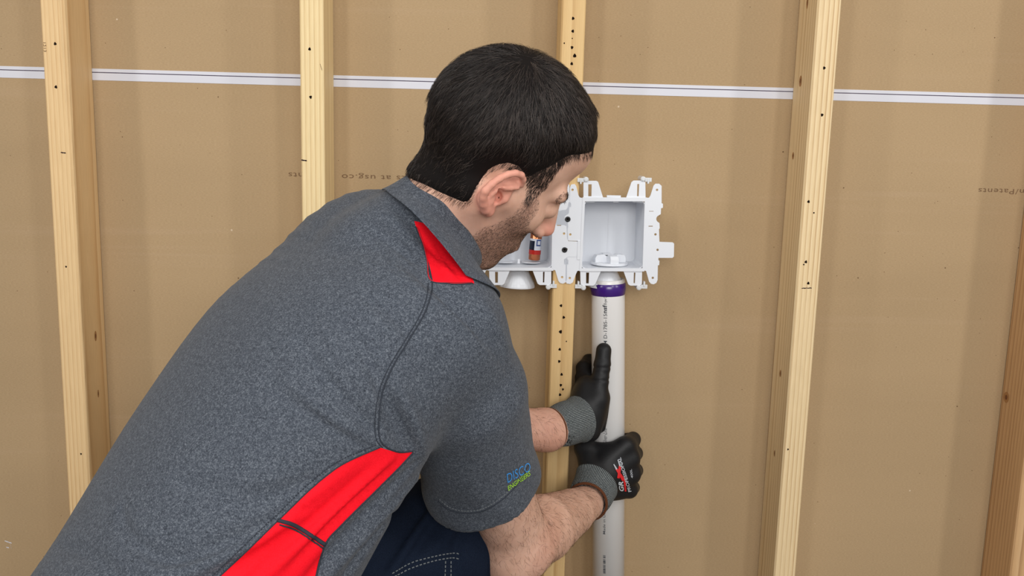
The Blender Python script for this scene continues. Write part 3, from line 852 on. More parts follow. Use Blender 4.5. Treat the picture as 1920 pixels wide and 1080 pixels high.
# ---- head frame
th, ph = math.radians(28), math.radians(15)
F2 = np.array([.785, -.62]); U2 = np.array([.62, .785])
Fh = math.cos(th)*(F2[0]*RIGHT+F2[1]*UP)+math.sin(th)*FWD
Uh = U2[0]*RIGHT+U2[1]*UP
Eh = nrm(np.cross(Fh, Uh)); Eh = Eh if Eh@FWD < 0 else -Eh
Uh, Eh = Uh*math.cos(ph)+Eh*math.sin(ph), Eh*math.cos(ph)-Uh*math.sin(ph)
HB = np.stack([Fh, Eh, Uh], 1)                       # local -> world columns
HO = P(962, 252, YH)-HB@np.array([-.005, 0, .045])
def H(x, y, z): return HO+HB@np.array([x, y, z])/1000.0
def eray(px, py, e):
    """point on the ear-side plane y_local = e (metres)"""
    r = ray(px, py); return CAM+r*((e-(CAM-HO)@Eh)/(r@Eh))
def crop6(l, e=None):
    return [eray(860+t[0]/4.5, 270+t[1]/4.5, t[2]) for t in l]
helix = crop6([(530, 345, .074), (546, 300, .079), (530, 262, .084), (480, 246, .088), (420, 256, .090), (350, 288, .093), (280, 338, .096), (225, 395, .097), (208, 450, .095), (212, 505, .092), (228, 552, .087), (252, 575, .082)])
helix_r = [.0030, .0034, .0036, .0038, .0038, .0040, .0042, .0044, .0044, .0046, .0052, .0052]
anti = crop6([(500, 372, .080), (440, 372, .084), (380, 372, .086), (320, 392, .088), (272, 425, .089), (250, 460, .088), (262, 488, .087)])
anti_r = [.0020, .0026, .0028, .0026, .0028, .0030, .0038]
tragus = crop6([(415, 420, .076), (385, 462, .0795), (340, 492, .080)])
earbase = crop6([(500, 320, .071), (400, 340, .073), (300, 397, .0765), (240, 465, .078), (245, 545, .076)])
canal = crop6([(352, 398, .088), (322, 445, .080), (312, 480, .084)])
canal2 = crop6([(352, 398, .070), (325, 450, .064)])
foss = crop6([(478, 325, .088), (430, 338, .088), (380, 348, .090)])
scaf = crop6([(480, 290, .090), (380, 318, .094), (290, 380, .096), (236, 450, .096)])
def head(p):
    q = (p-HO)@HB*1000.0      # mm local
    E = lambda c, r: ell(q, c, r)
    c = lambda a, b, ra, rb: cap_(q, a, b, ra, rb)
    y = np.abs(q[:, 1]); s = q.copy(); s[:, 1] = y
    Es = lambda c_, r_: ell(s, c_, r_)
    cs = lambda a, b, ra, rb: cap_(s, a, b, ra, rb)
    d = E((-7, 0, 45), (89, 71, 80))
    d = smin(d, E((22, 0, 74), (63, 56, 42)), 10)
    d = smin(d, E((-25, 0, 20), (58, 60, 52)), 16)
    d = smin(d, E((38, 0, -18), (46, 58, 66)), 18)
    d = smin(d, cs((2, 56, -30), (64, 22, -86), 15, 15), 22)      # jaw
    d = smin(d, E((76, 0, -86), (18, 22, 17)), 14)                # chin
    d = smin(d, E((62, 0, -50), (34, 36, 36)), 16)                # mouth mass
    d = smin(d, cs((20, 60, -4), (62, 40, -8), 10, 13), 26)       # cheekbone
    d = smin(d, E((66, 0, -4), (24, 34, 40)), 14)                 # middle of the face
    d = smin(d, c((82, 0, 16), (92, 0, -16), 9, 13), 10)          # root of the nose
    d = smin(d, cs((84, 8, 30), (72, 42, 34), 9, 8), 14)          # brow
    d = smax(d, -ell(s, (92, 32, 12), (15, 17, 11)), 9)           # socket
    d = smin(d, Es((76, 31, 12), (13, 14, 12)), 4)                # eyeball and lids
    d = smin(d, c((92, 0, 20), (112, 0, -12), 7, 9), 9)           # nose
    d = smin(d, cs((107, 0, -16), (100, 13, -19), 8, 7.5), 5)
    d = smin(d, c((94, 0, -48), (92, 16, -51), 5, 3), 6)
    d = smin(d, c((92, 0, -57), (90, 14, -57), 5.5, 3), 6)
    d = smax(d, -c((101, -18, -53), (101, 18, -53), 2, 2), 3)
    return d/1000.0
def ear(p):
    d = chain(p, earbase, [.0065, .0085, .0095, .0100, .0085], .006)
    d = smin(d, chain(p, helix, helix_r, .0015), .0035)
    d = smin(d, chain(p, anti, anti_r, .0015), .003)
    d = smin(d, chain(p, tragus, [.0042, .0046, .0036], .002), .004)
    d = smax(d, -chain(p, canal, [.0032, .0048, .0036], .002), .003)
    d = smax(d, -chain(p, canal2, [.003, .003], .002), .002)
    d = smax(d, -chain(p, foss, [.0026, .003, .0022], .002), .002)
    d = smax(d, -chain(p, scaf, [.0008, .0018, .0018, .0012], .001), .0015)
    return d
earL_c = H(-2, -74, 0)
def ear_left(p):
    q = (p-HO)@HB; q[:, 1] *= -1
    return ear(HO+q@HB.T)
NECK = [H(-8, 0, -6), H(-12, 0, -50), NB-NA*.02, S_pts[-6]]
ear_g = within(ear, eray(937, 360, .082), .05)
earl_g = within(ear_left, H(-5, -84, 0), .06)
def neck(p):
    d = chain(p, NECK, [.048, .048, .053, .050], .02)
    # sternomastoid cord behind the jaw
    return smin(d, cap_(p, H(-14, 56, -20), NB+NX*.03+NA*.0, .012, .014), .02)
def arms(p):
    return np.minimum(armR_g(p), armL_g(p))
def arm_r(p):
    d = chain(p, [SHR, SHR*.35+ELR*.65, ELR], [.046, .043, .042], .004)
    d = smin(d, chain(p, [ELR, ELR*.70+WRR*.30+UP*.003, ELR*.25+WRR*.75, WRR, P(1112, 924, -.155)], [.043, .047, .035, .028, .024], .004), .022)
    d = smin(d, ell(p, P(955, 1062, -.445), (.022, .022, .03)), .03)
    return d
def arm_l(p):
    d2 = chain(p, [SHL, SHL*.4+ELL*.6, ELL], [.048, .044, .040], .02)
    d2 = smin(d2, chain(p, [ELL, ELL*.7+WRL*.3, WRL, P(1060, 796, -.150)], [.042, .042, .030, .024], .02), .03)
    return d2
armR_g = within(arm_r, (SHR+WRR)/2, .34); armL_g = within(arm_l, (SHL+WRL)/2, .34)
# ---- gloved hands
def HP(l): return [P(a, b, y) for a, b, y in l]
R_f = [HP([(1122, 880, -.128), (1172, 836, -.112), (1187, 824, -.074), (1180, 824, -.030), (1150, 822, -.016)]),
       HP([(1126, 892, -.130), (1182, 860, -.112), (1191, 850, -.070), (1182, 848, -.028), (1150, 848, -.015)]),
       HP([(1128, 906, -.128), (1184, 888, -.110), (1192, 882, -.068), (1183, 880, -.028), (1152, 880, -.015)]),
       HP([(1130, 922, -.122), (1180, 918, -.104), (1187, 914, -.066), (1178, 912, -.030), (1152, 910, -.018)])]
R_r = [[.017, .0155, .0125, .0110, .0095], [.018, .0155, .0125, .0110, .0095], [.017, .0150, .0120, .0105, .0092], [.016, .0140, .0108, .0095, .0085]]
R_t = HP([(1106, 880, -.130), (1096, 842, -.102), (1098, 836, -.060), (1112, 828, -.024), (1130, 826, -.015)])
def hand_r(p, g=0.0):
    palm = ell(p, P(1146, 884, -.110), (.046, .023, .048))
    palm = smin(palm, chain(p, HP([(1118, 905, -.140), (1128, 895, -.125)]), [.028, .030], .01), .02)
    palm = smin(palm, chain(p, HP([(1094, 838, -.098), (1140, 850, -.108), (1176, 838, -.106)]), [.014, .0125, .014], .008), .014)
    d = palm
    for i, (pt_, rr) in enumerate(zip(R_f, R_r)):
        f = chain(p, pt_, [r*1.0 for r in rr], .004); d = smin(d, f, .009)
    d = smin(d, chain(p, R_t, [.018, .0150, .0130, .0120, .011], .006), .008)
    return d-g
L_t = HP([(1104, 806, -.130), (1120, 750, -.122), (1125, 712, -.112), (1129, 686, -.107), (1132, 657, -.101)])
L_f = [HP([(1094, 765, -.110), (1094, 716, -.070), (1094, 690, -.046), (1104, 676, -.022), (1140, 672, -.014)]),
       HP([(1094, 770, -.105), (1093, 730, -.064), (1092, 708, -.040), (1104, 698, -.018), (1142, 696, -.014)]),
       HP([(1094, 775, -.102), (1094, 748, -.060), (1094, 730, -.038), (1106, 722, -.018), (1142, 720, -.014)]),
       HP([(1094, 782, -.100), (1096, 766, -.060), (1096, 752, -.040), (1108, 746, -.020), (1138, 744, -.016)])]
def hand_l(p, g=0.0):
    palm = ell(p, P(1099, 752, -.098), (.026, .036, .044))
    palm = smin(palm, chain(p, HP([(1078, 792, -.140), (1092, 775, -.120)]), [.027, .027], .01), .02)
    palm = smin(palm, chain(p, HP([(1124, 800, -.112), (1127, 745, -.110)]), [.010, .014], .01), .02)
    d = palm
    for f in L_f: d = smin(d, chain(p, f, [.017, .0135, .0122, .0108, .0095], .004), .005)
    t = chain(p, L_t, [.020, .0165, .0138, .0132, .0126], .006)
    t = t+.0012*np.exp(-(np.minimum(np.abs(p@UP-L_t[2]@UP), np.abs(p@UP-L_t[3]@UP+.002))/.0022)**2)
    d = smin(d, t, .010)
    return d-g
_pt, _pa = pt, pa
def pipe_sd(p):
    q = p-_pt; t = q@_pa; return np.linalg.norm(q-t[:, None]*_pa, axis=1)-RP
def glove_r(p): return smax(smax(hand_r(p), -(pipe_sd(p)-.0004), .002), -((p-CUR)@CUA), .004)
def glove_l(p): return smax(smax(hand_l(p), -(pipe_sd(p)-.0004), .002), -((p-CUL)@CLA), .004)
CR = HP([(1101, 941, -.187), (1109, 926, -.160), (1119, 908, -.138)]); CL = HP([(1034, 803, -.180), (1062, 794, -.158), (1090, 784, -.132)])
CUR = CR[1]; CUA = nrm(CR[2]-CR[0]); CUL = CL[1]; CLA = nrm(CL[2]-CL[0])
hr_g = within(lambda p: hand_r(p, -.0035), P(1140, 885, -.09), .13); hl_g = within(lambda p: hand_l(p, -.0035), P(1100, 740, -.09), .13)
head_g = within(head, H(0, 0, 10), .17); neck_g = within(neck, H(-45, 0, -80), .22)
def body_core(p): return chain(p, [S_pts[4], S_pts[12], S_pts[18], S_pts[24], S_pts[-6]], [.10, .10, .095, .075, .040], .02)
def skin(p):
    d = head_g(p); d = smin(d, neck_g(p), .022)
    d = np.minimum(d, d); d = smin(d, ear_g(p), .003); d = smin(d, earl_g(p), .003)
    d = smin(d, np.maximum(body_core(p), ((p-NB)@NA+.045)), .02)
    d = smin(d, arms(p), .02)
    h = np.minimum(hr_g(p), hl_g(p))
    h = np.maximum(h, -(pipe_sd(p)-.003))
    return smin(d, h, .012)
import time as _t; _t0 = _t.time()
person = empty('person', (0.0, -.45, 0)); tag(person, 'person in a charcoal and red polo crouching, both gloved hands gripping the white pipe', 'person')
HS = 1.0
lo = P(60, 1100, -.75); 
SV, SF = mesh_sdf(skin, (-.62, -1.0, .42), (.22, -.005, 1.48), .0026*HS)
sN = vnormals(SV, SF)
pix = proj(SV)
loc = (SV-HO)@HB                                       # head-local metres
mir = loc.copy(); mir[:, 1] = np.abs(mir[:, 1]); pixm = proj(HO+mir@HB.T)
HAIR = smooth_poly([(1135, 240), (1121, 268), (1109, 284), (1090, 289), (1067, 292), (1048, 302), (1030, 313), (1010, 322), (996, 330), (986, 330), (972, 312), (948, 306), (922, 314), (905, 332), (893, 352), (876, 378), (852, 372), (820, 358), (796, 346), (762, 332), (700, 300), (720, 60), (1000, 0), (1160, 60)], 4)
def hair_in(pm, l): return -poly_sd(pm, HAIR)/1640.0    # metres inside the hairline
BEARD = smooth_poly([(985, 372), (1008, 372), (1008, 392), (992, 420), (998, 436), (1012, 440), (1000, 480), (960, 515), (850, 520), (872, 460), (905, 430), (950, 412), (972, 394)], 4)
FUZZ = smooth_poly([(1100, 284), (1067, 296), (1052, 312), (1040, 330), (1028, 350), (1010, 368), (992, 384), (984, 374), (988, 345), (975, 322), (948, 315), (990, 300), (1060, 285)], 4)
fz = -poly_sd(pixm, FUZZ)
bd = -poly_sd(pixm, BEARD)
beard = np.clip(bd/14+.25, 0, 1)*(loc[:, 2] < .04)*(np.linalg.norm(loc, axis=1) < .16)*.8
earm = np.clip(1-ear_g(SV)/.004, 0, 1)*.6+np.clip(1-np.linalg.norm(SV-H(112, 6, -16), axis=1)/.025, 0, 1)*.9
elb = np.clip(1-np.linalg.norm(SV-P(1010, 1020, -.43), axis=1)/.055, 0, 1)*.35+np.clip(1-np.linalg.norm(SV-P(1005, 810, -.2), axis=1)/.08, 0, 1)*.35
nk = np.clip(1-np.linalg.norm(SV-P(905, 430, -.57), axis=1)/.06, 0, 1)*.25
body = obj('body', SV, SF, M['skin'], person, True, {'beard': beard, 'redness': np.clip(earm+elb+nk, 0, 1)})
print('skin', len(SF), round(_t.time()-_t0, 1))
# ---- hair: a cap grown out of the scalp, with strands over it
def hair_h(p):
    l = (p-HO)@HB; mm = l.copy(); mm[:, 1] = np.abs(mm[:, 1]); pm = proj(HO+mm@HB.T)
    s = hair_in(pm, l)
    # on the scalp's top and crown (near the mirror plane) everything behind the forehead is hair
    s2 = np.where(l[:, 2] > .02, (.088-l[:, 0])*1.0, -1) if False else s
    h = np.clip(s*(.42+.5*np.clip(l[:, 0]/.06, 0, 1)), -.01, .004*np.clip((l[:, 0]-.03)/.04, 0, 1)+(.0035+.0095*np.clip((l[:, 2]-.005)/.05, 0, 1)+.006*np.clip((-l[:, 0]-.01)/.04, 0, 1)*np.clip((l[:, 2]+.05)/.05, 0, 1)).clip(0, .0135))
    return h
def hair_sd(p):
    base = smin(head(p), neck_g(p), .022)
    return (base-hair_h(p))*.85
hair_f = within(hair_sd, H(0, 0, 30), .18)
def hair_cut(p):
    l = (p-HO)@HB; mm = l.copy(); mm[:, 1] = np.abs(mm[:, 1]); s = hair_in(proj(HO+mm@HB.T), l)
    return np.maximum(hair_f(p), -s-.001)
c = H(0, 0, 30)
HV, HF = mesh_sdf(hair_cut, c-.165, c+.165, .0030)
hN = vnormals(HV, HF)
hair = obj('hair', HV, HF, M['hair'], person, True)
def strands(name, root, nrml, dirs, L, lift, w, mat, parent, seg=4, curl=.0):
    """thin tapered three-sided hairs"""
    n = len(root); T = np.linspace(0, 1, seg+1)
    d = dirs/(np.linalg.norm(dirs, axis=1, keepdims=True)+1e-9); L = np.broadcast_to(L, (n,)); W = np.broadcast_to(w, (n,))
    side = np.cross(d, nrml); side /= np.linalg.norm(side, axis=1, keepdims=True)+1e-9
    ph_ = rng.uniform(-1, 1, n); V = []
    for i, t in enumerate(T):
        c = root+d*(L*t)[:, None]+nrml*((lift*t*(1.25-t*.9))*L)[:, None]+side*(curl*L*ph_*t*t)[:, None]-nrml*(.25*L*t*t)[:, None]*.3
        r = (W*(1-.75*t))[:, None]
        V += [c+side*r, c-side*r*.5+nrml*r*.87, c-side*r*.5-nrml*r*.87]
    V = np.stack(V, 1).reshape(-1, 3); k = 3*(seg+1); F = []
    for i in range(seg):
        for a in range(3):
            b = (a+1) % 3; F.append([i*3+a, i*3+b, (i+1)*3+b, (i+1)*3+a])
    F = (np.array(F)[None]+(np.arange(n)*k)[:, None, None]).reshape(-1, 4)
    o = obj(name, V, F, mat, parent, True); o['kind'] = 'stuff'; return o
def scatter(V, F, n, keep=None):
    T = tris(F); 
    if keep is not None: T = T[keep[T].all(1)]
    a = np.linalg.norm(np.cross(V[T[:, 1]]-V[T[:, 0]], V[T[:, 2]]-V[T[:, 0]]), axis=1); c = np.cumsum(a); c /= c[-1]
    i = np.searchsorted(c, rng.random(n)); u = rng.random((n, 2)); f = u.sum(1) > 1; u[f] = 1-u[f]
    t = T[i]; return V[t[:, 0]]+u[:, :1]*(V[t[:, 1]]-V[t[:, 0]])+u[:, 1:]*(V[t[:, 2]]-V[t[:, 0]]), t[:, 0]
crown = eray(968, 108, .03)
hk = hair_in(proj(HO+np.concatenate([((HV-HO)@HB)[:, :1], np.abs(((HV-HO)@HB)[:, 1:2]), ((HV-HO)@HB)[:, 2:]], 1)@HB.T), 0) > .001
def flow(p, n_):
    l = (p-HO)@HB; cr = (crown-HO)@HB; d = l-cr
    d[:, 2] -= .03
    # sides comb down and a little back, top combs forward
    w = np.clip((.075-l[:, 2])/.06, 0, 1)[:, None]
    d = d/(np.linalg.norm(d, axis=1, keepdims=True)+1e-9)
    d = d*(1-.55*w)+np.array([-.25, 0, -1.0])*w*.75
    d = d+rng.normal(0, .12, d.shape)+.35*np.sin(p@np.array([[410, 230, -170.], [-190, 380, 260], [240, -310, 350]])+np.array([0, 1., 2.]))*.5
    g = d@HB.T; return g-n_*(g*n_).sum(1, keepdims=True)
for nm, cnt, mat, wd_ in (('hair_strands', 19000, 'hair2', .00026), ('brown_hair_strands', 8000, 'hair_mid', .00020), ('grey_hair_strands', 500, 'hair_grey', .00018)):
    p_, i_ = scatter(HV, HF, cnt, hk); n_ = hN[i_]
    l_ = (p_-HO)@HB; sd_ = hair_in(proj(HO+np.stack([l_[:, 0], np.abs(l_[:, 1]), l_[:, 2]], 1)@HB.T), 0)
    strands(nm, p_-n_*.0012, n_, flow(p_, n_), rng.uniform(.012, .026, cnt)*np.clip(.3+sd_*22, .25, 1), rng.uniform(.06, .34, cnt), wd_, M[mat], hair, 4, .25)
# fading short hair at the edges, on the skin
edge = (hair_in(pixm, 0) > -.006) & (hair_in(pixm, 0) < .016) & (loc[:, 2] > -.075) & (np.linalg.norm(loc, axis=1) < .14) & (ear_g(SV) > .002)
fzm = (fz > 0) & (np.linalg.norm(loc, axis=1) < .14) & (ear_g(SV) > .0015)
p_, i_ = scatter(SV, SF, 4200, fzm); n_ = sN[i_]
strands('temple_hair', p_, n_, flow(p_, n_), rng.uniform(.004, .010, len(p_)), .2, .00014, M['hair2'], hair, 2, .15)
p_, i_ = scatter(SV, SF, 5200, edge); n_ = sN[i_]
strands('hairline_fuzz', p_, n_, flow(p_, n_), rng.uniform(.004, .010, len(p_)), .15, .00013, M['hair2'], hair, 2, .1)
bk = (bd > -3) & (loc[:, 2] < .03) & (np.linalg.norm(loc, axis=1) < .15)
p_, i_ = scatter(SV, SF, 11000, bk); n_ = sN[i_]
g_ = np.tile(-Uh, (len(p_), 1))+rng.normal(0, .4, p_.shape)
bs = strands('beard_stubble', p_, n_, g_-n_*(g_*n_).sum(1, keepdims=True), rng.uniform(.0012, .003, len(p_)), .5, .00013, M['stubble'], person, 1)
# eyebrow
eb = np.array([H(84+4*math.cos(t*3), 12+38*t, 36+6*math.sin(t*PI)) for t in np.linspace(0, 1, 12)])
_st = bvh(SV, tris(SF))
for sgn in (1, -1):
    R = []; N_ = []
    for k in range(800):
        t = rng.random(); a = H(90-22*t*t, sgn*(12+34*t), 33+5*math.sin(t*PI)+rng.normal(0, 2.8)); h_ = _st.find_nearest(Vector(a))
        R.append(h_[0][:]); N_.append(h_[1][:])
    R = np.array(R); N_ = np.array(N_); g_ = np.tile(Eh*sgn-.35*Fh, (len(R), 1))+rng.normal(0, .15, R.shape)
    strands('eyebrow', R-N_*.0005, N_, g_, rng.uniform(.006, .010, len(R)), .25, .00020, M['hair2'], person, 2)
    # closed-lid lashes and the eye itself
    V_ = []; mbx = MB(); mbx.lathe(H(80.5, sgn*31, 8), HB@np.array([.9, .25*sgn, -.35]), [(.0001, .0068), (.004, .0062), (.0075, .002), (.008, 0)], 18, False)
    mbx.build('eyeball', M['eye'], person, True)
# arm hair
ak = ((np.linalg.norm(SV-ELR, axis=1) < .29) & (arms(SV) < .004) & (hr_g(SV) > .02)) & ((SV-hemR[0])@hemR[1] > -.01)
ak |= (np.linalg.norm(SV-WRL, axis=1) < .12) & (arms(SV) < .004) & (hl_g(SV) > .01)
p_, i_ = scatter(SV, SF, 5200, ak); n_ = sN[i_]
fa = nrm(WRR-ELR); g_ = np.where((((p_-ELR)@nrm(SHR-ELR)) > .02)[:, None], nrm(ELR-SHR)-.3*FWD, fa*.6-UP*.7)+rng.normal(0, .35, p_.shape)
strands('arm_hair', p_, n_, g_-n_*(g_*n_).sum(1, keepdims=True), rng.uniform(.006, .015, len(p_)), .22, .00010, M['arm_hair'], person, 3, .4)
print('hair', round(_t.time()-_t0, 1))

# ---- shirt
def lay_folds(fn, lo_, hi_, px_list, store):
    V, F = mesh_sdf(fn, lo_, hi_, .011); t_ = bvh(V, tris(F))
    for px, w, h in px_list:
        L = [hit(t_, a, b)[0] for a, b in smooth_poly(px, 4, False)]
        L = [q for q in L if q is not None]
        if len(L) < 3: continue
        L = np.array(L); n_ = len(L); wt = np.sin(np.linspace(.25, PI-.25, n_)) if n_ > 2 else np.ones(n_)
        def g(p, L=L, w=w, h=h, wt=wt):
            best = np.full(len(p), 9.); amp = np.zeros(len(p))
            for i in range(len(L)-1):
                a = L[i]; d = L[i+1]-a; q = p-a; t = np.clip((q@d)/(d@d+1e-12), 0, 1); e = np.linalg.norm(q-t[:, None]*d, axis=1)
                m_ = e < best; best[m_] = e[m_]; amp[m_] = (wt[i]+(wt[i+1]-wt[i])*t)[m_]
            return 1.8*h*amp*np.exp(-(best/(w*.9))**2)
        c_ = L.mean(0); store.append((g, c_, np.linalg.norm(L-c_, axis=1).max()+w*3.2))
SB = ((-.80, -1.05, .40), (.16, -.16, 1.30))
lay_folds(shirt_open, SB[0], SB[1], FOLDS_PX, FOLDS)
QV, QF = mesh_sdf(shirt_open, SB[0], SB[1], .0042)
T = tris(QF); N_ = vnormals(QV, QF)
tc_ = CAM-QV; near = ((N_*tc_).sum(1) > 0) & (QV@r0 > (S_pts[20]@r0-.05))
RED1 = smooth_poly([(776, 414), (806, 424), (848, 462), (876, 500), (890, 532)], 5, False).tolist()+[(850, 532), (812, 528), (806, 500), (795, 465), (784, 436)]
RED2 = [(775, 847), (742, 848), (712, 839), (640, 872), (585, 915), (523, 975), (468, 1028), (400, 1092), (330, 1170), (540, 1170), (592, 1084), (609, 1022), (640, 985), (700, 925), (745, 880)]
pq = proj(QV)
s1 = np.where(((QV@r0 > S_pts[20]@r0-.02) & (QV[:, 1] < -.44)), poly_sd(pq, RED1), 50.); s2 = np.where(near, poly_sd(pq, RED2), 50.)
(r1V, r1T), (aV, aT) = clip(QV, T, s1)
near2 = ((vnormals(aV, aT)*(CAM-aV)).sum(1) > 0) & (aV@r0 > (S_pts[20]@r0-.05))
s2 = np.where(near2, poly_sd(proj(aV), RED2), 50.)
(r2V, r2T), (aV, aT) = clip(aV, aT, s2)
hemd = (aV-hemR[0])@hemR[1]
shirt_o = obj('polo_shirt', aV, aT, M['shirt'], person, True); shirt_o['label'] = 'charcoal heather short-sleeved polo shirt'
r1V, r1T = biggest(r1V, r1T)
o = obj('shoulder_inset', r1V, r1T, M['red'], shirt_o, True); o['label'] = 'red triangular inset beside the collar'
# side panel in two pieces, split at the cross seam
cs_ = (proj(r2V)@nrm([-86, 0][::-1] if False else (.46, .888)))-(np.array([566, 998])@np.array([.46, .888]))
ptA, ptB = np.array([522., 976.]), np.array([609., 1021.]); nn_ = np.array([-(ptB-ptA)[1], (ptB-ptA)[0]]); nn_ /= np.linalg.norm(nn_)
s3 = (proj(r2V)-ptA)@nn_
(xV, xT), (yV, yT) = clip(r2V, r2T, s3)
for a, b in ((xV, xT), (yV, yT)):
    a, b = biggest(a, b); o = obj('side_panel', a, b, M['red'], shirt_o, True); o['label'] = 'red side panel below the armpit'
tree = bvh(QV, T)
def seam(pts, r=.0009, mat='seam', name='seam', off=.0002, dashed=None, parent=None, tr=None, smooth=True):
    P2 = smooth_poly(pts, 8, False) if smooth and len(pts) > 2 else np.array([np.array(pts[0])+(np.array(pts[-1])-np.array(pts[0]))*i/12 for i in range(13)])
    L = []
    for a, b in P2:
        h_, n__ = hit(tr or tree, a, b, off)
        if h_ is not None and (not L or np.linalg.norm(h_-L[-1]) < .05): L.append(h_)
    if len(L) < 2: return None
    mb = MB()
    if dashed is None: mb.tube(L, r, 6)
    else:
        L = np.array(L); s = np.concatenate([[0], np.cumsum(np.linalg.norm(np.diff(L, axis=0), axis=1))]); x = 0
        on, of = dashed
        while x+on < s[-1]:
            g = [np.array([np.interp(x+t*on, s, L[:, k]) for k in range(3)]) for t in (0, .5, 1)]
            mb.tube(g, r, 5); x += on+of
    o = mb.build(name, M[mat], parent or shirt_o, dashed is None)
    if dashed: o['kind'] = 'stuff'
    return o
arm1 = [(779, 425), (790, 455), (801, 490), (810, 530), (806, 560), (792, 595), (765, 640), (735, 690), (716, 740), (710, 790), (712, 822), (724, 838), (748, 848), (774, 846)]
seam(arm1, .0008); seam([(x-7, y+1) for x, y in arm1[3:12]], .0005, 'seam', 'topstitch', .0001)
seam([(810, 529), (850, 533), (887, 532)], .0008)
seam([(712, 839), (640, 872), (585, 915), (523, 975), (468, 1028), (402, 1090)], .0007)
seam([(705, 834), (634, 865), (578, 908), (516, 968), (460, 1021), (396, 1082)], .0006, 'seam', 'topstitch', .0004, (.0016, .0012))
seam([(775, 848), (745, 880), (700, 925), (640, 985), (609, 1022), (592, 1084)], .0010)
seam([(522, 976), (550, 984), (580, 1002), (609, 1021)], .0020, 'seam', 'cross_seam', .0002); seam([(524, 984), (552, 993), (580, 1010), (606, 1028)], .0008, 'seam', 'cross_seam', .0002)
seam([(782, 426), (791, 450), (801, 490), (808, 526), (850, 530), (884, 530)], .0006, 'seam_red', 'inset_edge', .0006)
seam([(822, 940), (840, 954), (868, 962), (905, 958), (942, 936), (972, 905), (990, 872)], .0008, 'seam', 'hem_stitch', .0002)
seam([(824, 936), (841, 950), (868, 958), (905, 954), (941, 932), (970, 902), (988, 869)], .0004, 'denim_thread', 'topstitch', .0002, (.002, .0018))
# collar: a folded band round the neck
def ring(h, ax_, ay_, n=96, sh=(0, 0)):
    return [NB+NA*h+NX*(math.cos(t)*ax_+sh[0])+NY*(math.sin(t)*ay_+sh[1]) for t in [2*PI*i/n for i in range(n)]]
prof = [(-.030, .066), (-.006, .0635), (.004, .0625), (.0065, .0645), (.004, .0668), (-.008, .071), (-.022, .0785), (-.036, .0875), (-.0375, .087), (-.036, .0855), (-.020, .0765)]
V_ = []; n = 160
pc_ = hit(tree, 883, 526)[0]-NB; tfr = math.atan2(pc_@NY, pc_@NX); rpc_ = min(.136, math.hypot(pc_@NY, pc_@NX)); _bk = RIGHT*-.6+UP*.8; tb_ = math.atan2(_bk@NY, _bk@NX)
for h_, r_ in prof:
    for i in range(n):
        t = 2*PI*i/n; wv = 1+.012*math.sin(3*t+1)+.008*math.sin(7*t)
        fr_ = max(0, -(h_+.006))/.03; w_ = max(0, math.cos(t-tfr))**3*fr_; ex_ = (-.036-pc_@NA)*w_
        fl_ = 1-.95*max(0, math.cos(t-tb_))**1.5
        rr_ = (.0645+(r_-.0645)*fl_ if r_ > .0645 else r_)+(rpc_-.0875)*w_
        V_.append(NB+NA*(h_-ex_+.002*math.sin(2*t))+NX*(math.cos(t)*rr_*wv)+NY*(math.sin(t)*rr_*1.03*wv))
V_ = np.array(V_)
for it in range(4):                                    # lay the leaf on the cloth below it
    need = np.array([-.05]*4+[.002, .002, .0028, .0036, .0030, .0018, .0008]).repeat(n)
    d0 = shirt_open(V_); g_ = np.stack([shirt_open(V_+np.eye(3)[i]*.003)-d0 for i in range(3)], 1)/.003
    g_ /= np.linalg.norm(g_, axis=1, keepdims=True)+1e-9
    V_ = V_+g_*np.clip(need-d0, 0, .02)[:, None]
F_ = [(j*n+i, j*n+(i+1) % n, (j+1)*n+(i+1) % n, (j+1)*n+i) for j in range(len(prof)-1) for i in range(n)]
col = obj('collar', V_, F_, M['shirt'], shirt_o, True)
print('shirt', len(aT), round(_t.time()-_t0, 1))
# embroidered words on the sleeve
def text_on(tree_, body_, origin, ux, uy, size, mat, name, parent, off=.0006, **k):
    V, F = text_mesh(body_, 1.0, **k)
    w = V[:, 0].max()-V[:, 0].min(); x0 = V[:, 0].min(); out = []
    for v in V:
        u = (v[0]-x0)/w; a = origin[0]+ux[0]*u+uy[0]*v[1]/.7; b = origin[1]+ux[1]*u+uy[1]*v[1]/.7
        h_, n_ = hit(tree_, a, b, off)
        if h_ is None: h_ = out[-1] if out else P(a, b, -.4)
        out.append(h_)
    return obj(name, out, F, M[mat], parent)
text_on(tree, 'DISCO', (951.5, 905), (43, -23), (-2.0, -17), 1, 'thread_blue', 'embroidered_word', shirt_o, bold=.0)
text_on(tree, 'ENGINEERS', (953, 919.5), (41, -29), (-1.5, -8.5), 1, 'thread_green', 'embroidered_word', shirt_o, bold=.01)

